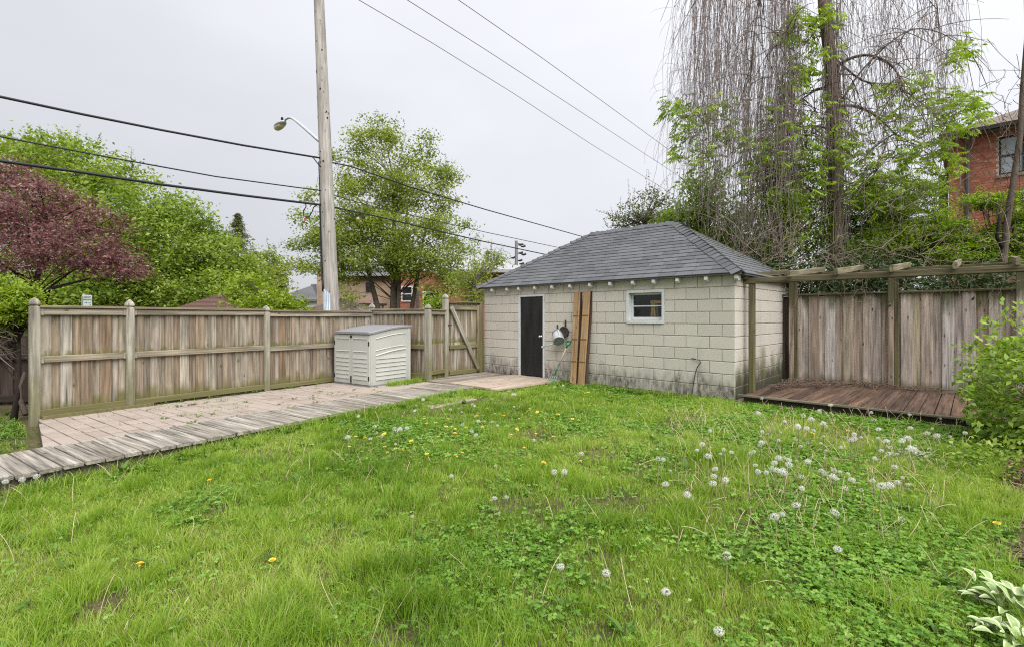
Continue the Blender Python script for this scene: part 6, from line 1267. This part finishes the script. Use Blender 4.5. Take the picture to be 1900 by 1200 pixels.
def edge_grass():
    """tufts where the mower did not reach: beside the walk, by the box, left of the patio"""
    pts = []
    for _ in range(2600): p = WA + WD * RNG.uniform(-3.2, 3.7) + WN * (abs(RNG.normal()) * .10 + .03); pts.append((p.x, p.y, gz(p.x, p.y).item(), 1.3))
    for _ in range(1500): p = FG(RNG.uniform(4.75, 5.95), 1.36 + abs(RNG.normal()) * .10); pts.append((p.x, p.y, 0, 1.0))
    for _ in range(1300): s = RNG.uniform(2.3, 5.9); p = UW(s, -.03 - abs(RNG.normal()) * .12); pts.append((p.x, p.y, gz(p.x, p.y).item(), 1.0))
    for _ in range(9000): p = Vector((-6.4 + RNG.normal() * 1.0, 5.7 + RNG.normal() * .9, 0)); q = p - P1; (pts.append((p.x, p.y, gz(p.x, p.y).item(), .6)) if q.dot(FD) < -.08 - .165 * max(0, q.dot(GDIR)) and vn(p.x * 3, p.y * 3, 5).item() > .3 and (p - WA).dot(WN) < -1.0 else None)
    for _ in range(900): p = FG(RNG.uniform(.5, 4.4), RNG.choice((.56, 1.02, 1.4, 1.62, 2.0)) + RNG.normal() * .02); k = vn(p.x * 2.5, p.y * 2.5, 77).item(); (pts.append((p.x, p.y, 0, .55)) if k > .55 else None)
    P = np.array(pts); n = len(P); h = RNG.uniform(.04, .13, n) * P[:, 3]; a = RNG.uniform(0, 2 * math.pi, n); la = RNG.uniform(0, 2 * math.pi, n); w = RNG.uniform(.004, .009, n); le = RNG.uniform(.2, 1, n); B = P[:, :3]; S = np.stack([np.cos(a), np.sin(a), 0 * a], -1) * w[:, None] / 2; Ld = np.stack([np.cos(la), np.sin(la), 0 * a], -1) * (h * le)[:, None]; up = np.zeros((n, 3)); up[:, 2] = h
    V = np.stack([B - S, B + S, B + Ld * .4 + up * .6 + S * .8, B + Ld * .4 + up * .6 - S * .8, B + Ld + up * .85], 1).reshape(-1, 3); i = np.arange(n)[:, None] * 5; o = np_obj('edge_grass', V, [i + np.array([[0, 1, 2, 3]]), i + np.array([[3, 2, 4]])], M['grass'], None, {'rnd': np.repeat(np.clip(RNG.normal(.4, .2, n), 0, .9), 5)}); o['kind'] = 'stuff'; o['label'] = 'longer grass tufts along walkway, wall and storage box'; o['category'] = 'grass'
edge_grass()
def mulch():
    V = []; n = 700; P = np.zeros((n, 3, 3))
    for i in range(n):
        y = RNG.uniform(2.6, 4.6); x = 1.0 * y + RNG.uniform(.0, .9); z = gz(x, y).item() + RNG.uniform(0, .015); a = RNG.uniform(0, math.pi); L = RNG.uniform(.015, .06); d = np.array((math.cos(a), math.sin(a), RNG.normal() * .15)) * L; P[i] = [np.array((x, y, z)) - d, np.array((x, y, z + .003)), np.array((x, y, z)) + d]
    o = np_obj('mulch', *tubes_np(P, RNG.uniform(.002, .006, (n, 1)).repeat(3, 1), 4), M['chip'], None); o['kind'] = 'stuff'; o['label'] = 'brown bark mulch bed beside the bush'; o['category'] = 'mulch'
    n = 620; P = np.zeros((n, 7, 3))
    for i in range(n):
        while True:
            x, y = [q[0] for q in scatter(1, 1.9, 8.5, 1.3)]
            if in_lawn(np.array([x]), np.array([y]))[0] and RNG.random() < .07 + .93 * ((x > .33 * y) & (x < .93 * y) & (y > 2.9) & (y < 6.6)): break
        z = gz(x, y).item(); a = RNG.uniform(0, 2 * math.pi); L = RNG.uniform(.1, .27); low = RNG.random() < .13; hgt = L * (RNG.uniform(.1, .4) if low else RNG.uniform(.7, .98)); out = math.sqrt(max(L * L - hgt * hgt, .0001)); e = np.array((x + math.cos(a) * out, y + math.sin(a) * out, z + hgt)); s = np.array((x, y, z)); m = (s + e) / 2 + np.array((RNG.normal() * .02, RNG.normal() * .02, RNG.uniform(0, .05)))
        for j, u in enumerate(np.linspace(0, 1, 7)): P[i, j] = s * (1 - u) ** 2 + 2 * m * u * (1 - u) + e * u * u
    o = np_obj('dry_stalks', *tubes_np(P, (np.linspace(.0020, .0014, 7)[None] * (1 + .14 * (P[:, :1, 1] - 2))), 4), M['drystem'], None); o['kind'] = 'stuff'; o['label'] = 'bare tan dandelion stalks bent over in the lawn'; o['category'] = 'stalks'
mulch()

# ------------------------------------------------------------------ dandelions, one by one
def seed_head_mesh(R, nf, seed, half=False):
    rg = np.random.default_rng(seed); i = np.arange(nf) + .5; ph = np.arccos(1 - 2 * i / nf); th = math.pi * (1 + 5 ** .5) * i; d = np.stack([np.cos(th) * np.sin(ph), np.sin(th) * np.sin(ph), np.cos(ph)], -1) + rg.normal(size=(nf, 3)) * .06; d /= np.linalg.norm(d, axis=1, keepdims=True)
    if half: d = d[(d[:, 0] > -.3) | (rg.random(len(d)) < .3)]
    n = len(d); ref = np.where(np.abs(d[:, 2:3]) > .8, np.array([[1.0, 0, 0]]), np.array([[0, 0, 1.0]])); a = np.cross(d, ref); a /= np.linalg.norm(a, axis=1, keepdims=True); b = np.cross(d, a); r = R * .20; c = d * R
    tips = np.stack([c + (a * math.cos(q) + b * math.sin(q)) * r + d * r * .25 for q in np.arange(5) * 2 * math.pi / 5], 1).reshape(-1, 3); V = [tips]; F5 = [np.arange(n * 5).reshape(-1, 5)]; k = n * 5
    stalk = np.stack([d * R * .18 - a * R * .012, d * R * .18 + a * R * .012, c + a * R * .012, c - a * R * .012], 1).reshape(-1, 3); V.append(stalk); Q4 = np.arange(n * 4).reshape(-1, 4) + k; k += n * 4
    return np_mesh('seed_head', np.concatenate(V), [F5[0], Q4], M['fluff'], {'rnd': np.full(k, .6)})
def build_dandelions():
    heads = [seed_head_mesh(.021, 60, 1), seed_head_mesh(.019, 48, 2, True), seed_head_mesh(.024, 66, 3)]
    cm = MB(); cm.loft((0, 0, -.005), [(.003, 0), (.0065, .003), (.0065, .007), (.003, .010)], n=7, rot=0); core = bpy.data.meshes.new('core'); core.from_pydata([tuple(v) for v in cm.v], [], cm.f); core.materials.append(M['core']); core.update()
    stems = []
    for k in range(4):
        rg = np.random.default_rng(40 + k); bx, by = rg.normal(size=2) * .10; P = np.array([[(bx * (u * u - u), by * (u * u - u), u) for u in np.linspace(0, 1, 6)]]); V, Q = tubes_np(P, np.full((1, 6), 1.0), 4); V = np.array(V); Pc = np.repeat(P[0], 4, 0); V[:, :2] = Pc[:, :2] + (V[:, :2] - Pc[:, :2]) * .011; V[:, 2] = Pc[:, 2]
        stems.append(np_mesh('stem', V, Q, M['stem'], {'rnd': np.repeat(np.linspace(1, 0, 6), 4) * (.5 + .5 * (k % 2))}))
    ym = MB(); V = []; Fs = []
    for ring, (r, z, n) in enumerate(((.017, .004, 14), (.0125, .008, 11), (.007, .010, 8))):
        for i in range(n):
            a = i * 2 * math.pi / n + ring * .2; w = r * .22; d = Vector((math.cos(a), math.sin(a), 0)); s = Vector((-d.y, d.x, 0)); ym.add([d * r * .1, d * r * .8 - s * w + Zv * z, d * r + Zv * z, d * r * .8 + s * w + Zv * z], [(0, 1, 2, 3)])
    ym.loft((0, 0, -.010), [(.002, 0), (.005, .004), (.005, .011)], n=6, rot=0); yme = bpy.data.meshes.new('flower_head'); yme.from_pydata([tuple(v) for v in ym.v], [], ym.f); yme.materials.append(M['petal']); yme.update()
    def plant(name, label, group, top, h, head, tilt, core_on, hs):
        gx_, gy_ = top.x + RNG.normal() * h * .12, top.y + RNG.normal() * h * .12; gzv = gz(gx_, gy_).item() - .01; base = Vector((gx_, gy_, gzv)); hh = max(top.z - gzv, .03); tv = top - base
        z = tv.normalized(); x = Vector((1, 0, 0)); x = (x - z * x.dot(z)).normalized(); y = z.cross(x); L = tv.length; sw = .17 if L < .17 else L
        o = bpy.data.objects.new(name, stems[RNG.integers(4)]); wr = 1.35 * max(.12, min(L, .25)) * (1 + .1 * max(0, top.y - 3)); link(o, None, Matrix(((x.x * wr, y.x * wr, z.x * L, base.x), (x.y * wr, y.y * wr, z.y * L, base.y), (x.z * wr, y.z * wr, z.z * L, base.z), (0, 0, 0, 1)))); tag(o, label, 'dandelion', group)
        q = Matrix.Translation(top) @ Matrix.Rotation(RNG.uniform(0, 6.28), 4, 'Z') @ Matrix.Rotation(tilt, 4, 'X') @ Matrix.Scale(hs, 4); link(bpy.data.objects.new('seed_head' if core_on else 'flower_head', head), o, q @ Matrix.Diagonal((1, 1, RNG.uniform(.62, .95) if core_on else 1, 1)))
        if core_on and top.y < 6: link(bpy.data.objects.new('core', core), o, q)
    WH = [(440,70),(805,78),(842,90),(932,80),(918,135),(1053,40),(1113,52),(1162,68),(1228,18),(1245,38),(800,150),(785,172),(1036,124),(1070,176),(1120,152),(1213,156),(1230,108),(350,204),(385,163),(428,245),(536,200),(590,218),(512,230),(722,225),(742,215),(888,293),(917,258),(952,258),(990,272),(990,305),(1040,278),(1123,280),(945,340),(955,362),(878,333),(908,345),(755,308),(775,353),(832,360),(1248,205),(1240,262),(1348,185),(1420,138),(1438,135),(1445,95),(1492,115),(1613,60),(1610,120),(1650,115),(1667,142),(1775,145),(1810,120),(1837,50),(1695,185),(1632,208),(1680,225),(1710,230),(1740,230),(1840,190),(1860,200),(1590,262),(1725,320),(1780,395),(1212,345),(1240,365),(1300,342),(1345,355),(1400,367),(1295,385),(1325,403),(1428,410),(1080,388),(1080,468),(1387,468),(1495,480),(1632,450),(1688,447),(1815,443),(1572,415),(1745,428),(1772,680),(555,935),(1330,890),(460,435),(465,385),(165,347),(80,262),(115,270),(130,440),(475,335),(548,412),(283,513),(890,665),(1038,585),(945,650),(140,1185),(1310,635)]
    wh = [(1200 + a / 3.75, 780 + b / 3.75) for a, b in WH]
    WL = [(1308,97),(1343,118),(1186,150),(1048,187),(1065,198),(1345,205),(1208,252),(1123,265),(1094,307),(1192,312),(1228,337),(975,242),(952,217),(896,224),(808,190),(812,208),(658,197),(703,155),(645,232),(486,298),(362,343),(375,387),(408,415),(332,430),(500,360),(516,375),(540,362),(590,355),(508,468),(172,420),(248,272),(903,692),(1628,664),(1700,664),(1215,620),(1485,440),(1820,535),(1045,375),(1076,404),(625,978),(1292,840),(1208,848),(1528,312),(983,330),(1628,68),(1690,56)]
    wl2 = [(600 + a / 3.8, 700 + b / 3.8) for a, b in WL]
    WR = [(205,935),(620,975),(185,1025),(553,1012),(458,1038),(505,1060),(345,1075),(425,1105),(577,1085),(620,1022),(880,1065),(908,1120),(865,1020),(1095,1033),(1100,1113),(1200,1145),(1232,1118),(1282,1057),(1458,1065),(1458,1088),(1430,1143),(1260,1160),(1340,1165),(740,1185),(762,1178),(955,1190),(1050,1190),(1085,1175)]
    wr = [(1350 + a / 3.244, 450 + b / 3.244) for a, b in WR]
    def where(p, kind):
        s_, t_ = (p - GL).dot(U), (p - GL).dot(W); w_ = (p - WA).dot(WN)
        if t_ > -1.2 and s_ > GLEN: return 'close to the edge of the brown deck'
        if t_ > -1.6 and s_ > 0: return 'in the grass in front of the garage wall'
        if w_ < 1.1: return 'in the grass along the boardwalk'
        if p.y < 3.0: return 'near the front of the lawn'
        if p.x > 1.9: return 'in the crowded patch below the deck' if p.y < 5.6 else 'in the row between crowded patch and deck'
        return 'in the clover in the middle of the lawn' if p.x > .35 else 'in the open grass left of the clover'
    for lst, h0 in ((wh + wr, .24), (wl2, .15)):
        for px, py in lst:
            h = h0 * RNG.uniform(.75, 1.2); p = gd(px, py, h - .05)
            if p.y > 9.2: h = .12; p = gd(px, py, h - .03)
            w_ = where(p, 0); plant('dandelion', 'white dandelion clock ' + w_, 'dandelion clocks ' + w_, p, h, heads[RNG.integers(3)], RNG.normal() * .5, True, RNG.choice((.55, .75, .9, 1.0, 1.1, 1.2)) * (1.0 if p.y < 5 else 1.05))
    for px, py in ((10, 893), (41, 889), (68, 883), (1235, 1097), (1334, 1170), (1040, 1050), (1125, 1062)): p = gd(px, py, .06); w_ = 'at the near end of the boardwalk' if px < 100 else 'standing alone in the nearest grass'; plant('dandelion', 'white dandelion clock ' + w_, 'dandelion clocks ' + w_, p, .2, heads[0], .2, True, 1.0)
    YL = [(308,252),(228,417),(290,423),(430,398),(183,488),(622,447),(562,507),(450,528),(432,488),(508,500),(980,533),(935,550),(812,415),(865,347),(905,348),(930,363),(1005,355),(928,393),(792,318),(728,325),(878,293),(712,288),(1273,268),(1383,203),(1405,258),(1380,292),(1365,365),(1440,235),(1510,243),(1455,222),(1608,285),(1757,292),(1800,302),(1655,260),(1323,407),(1568,380),(1498,398),(1622,418),(1415,495),(1552,600),(1815,590),(1860,107),(733,540),(1152,217),(1082,272),(1122,350)]
    yl = [(600 + a / 3.8, 700 + b / 3.8) for a, b in YL] + [(a / 3.167, 880 + b / 3.167) for a, b in ((822, 525), (1600, 503), (1233, 32))] + [(1200 + a / 3.75, 780 + b / 3.75) for a, b in ((1157, 92), (1400, 68), (1597, 625))] + [(1850, 970)]
    for px, py in yl: h = RNG.uniform(.05, .10); p = gd(px, py, h - .04); w_ = where(p, 1); plant('dandelion_flower', 'small yellow dandelion flower ' + w_, 'yellow dandelion flowers ' + w_, p, h, yme, RNG.normal() * .35 + .25, False, RNG.uniform(.8, 1.2) * (1 + .04 * p.y))
build_dandelions()
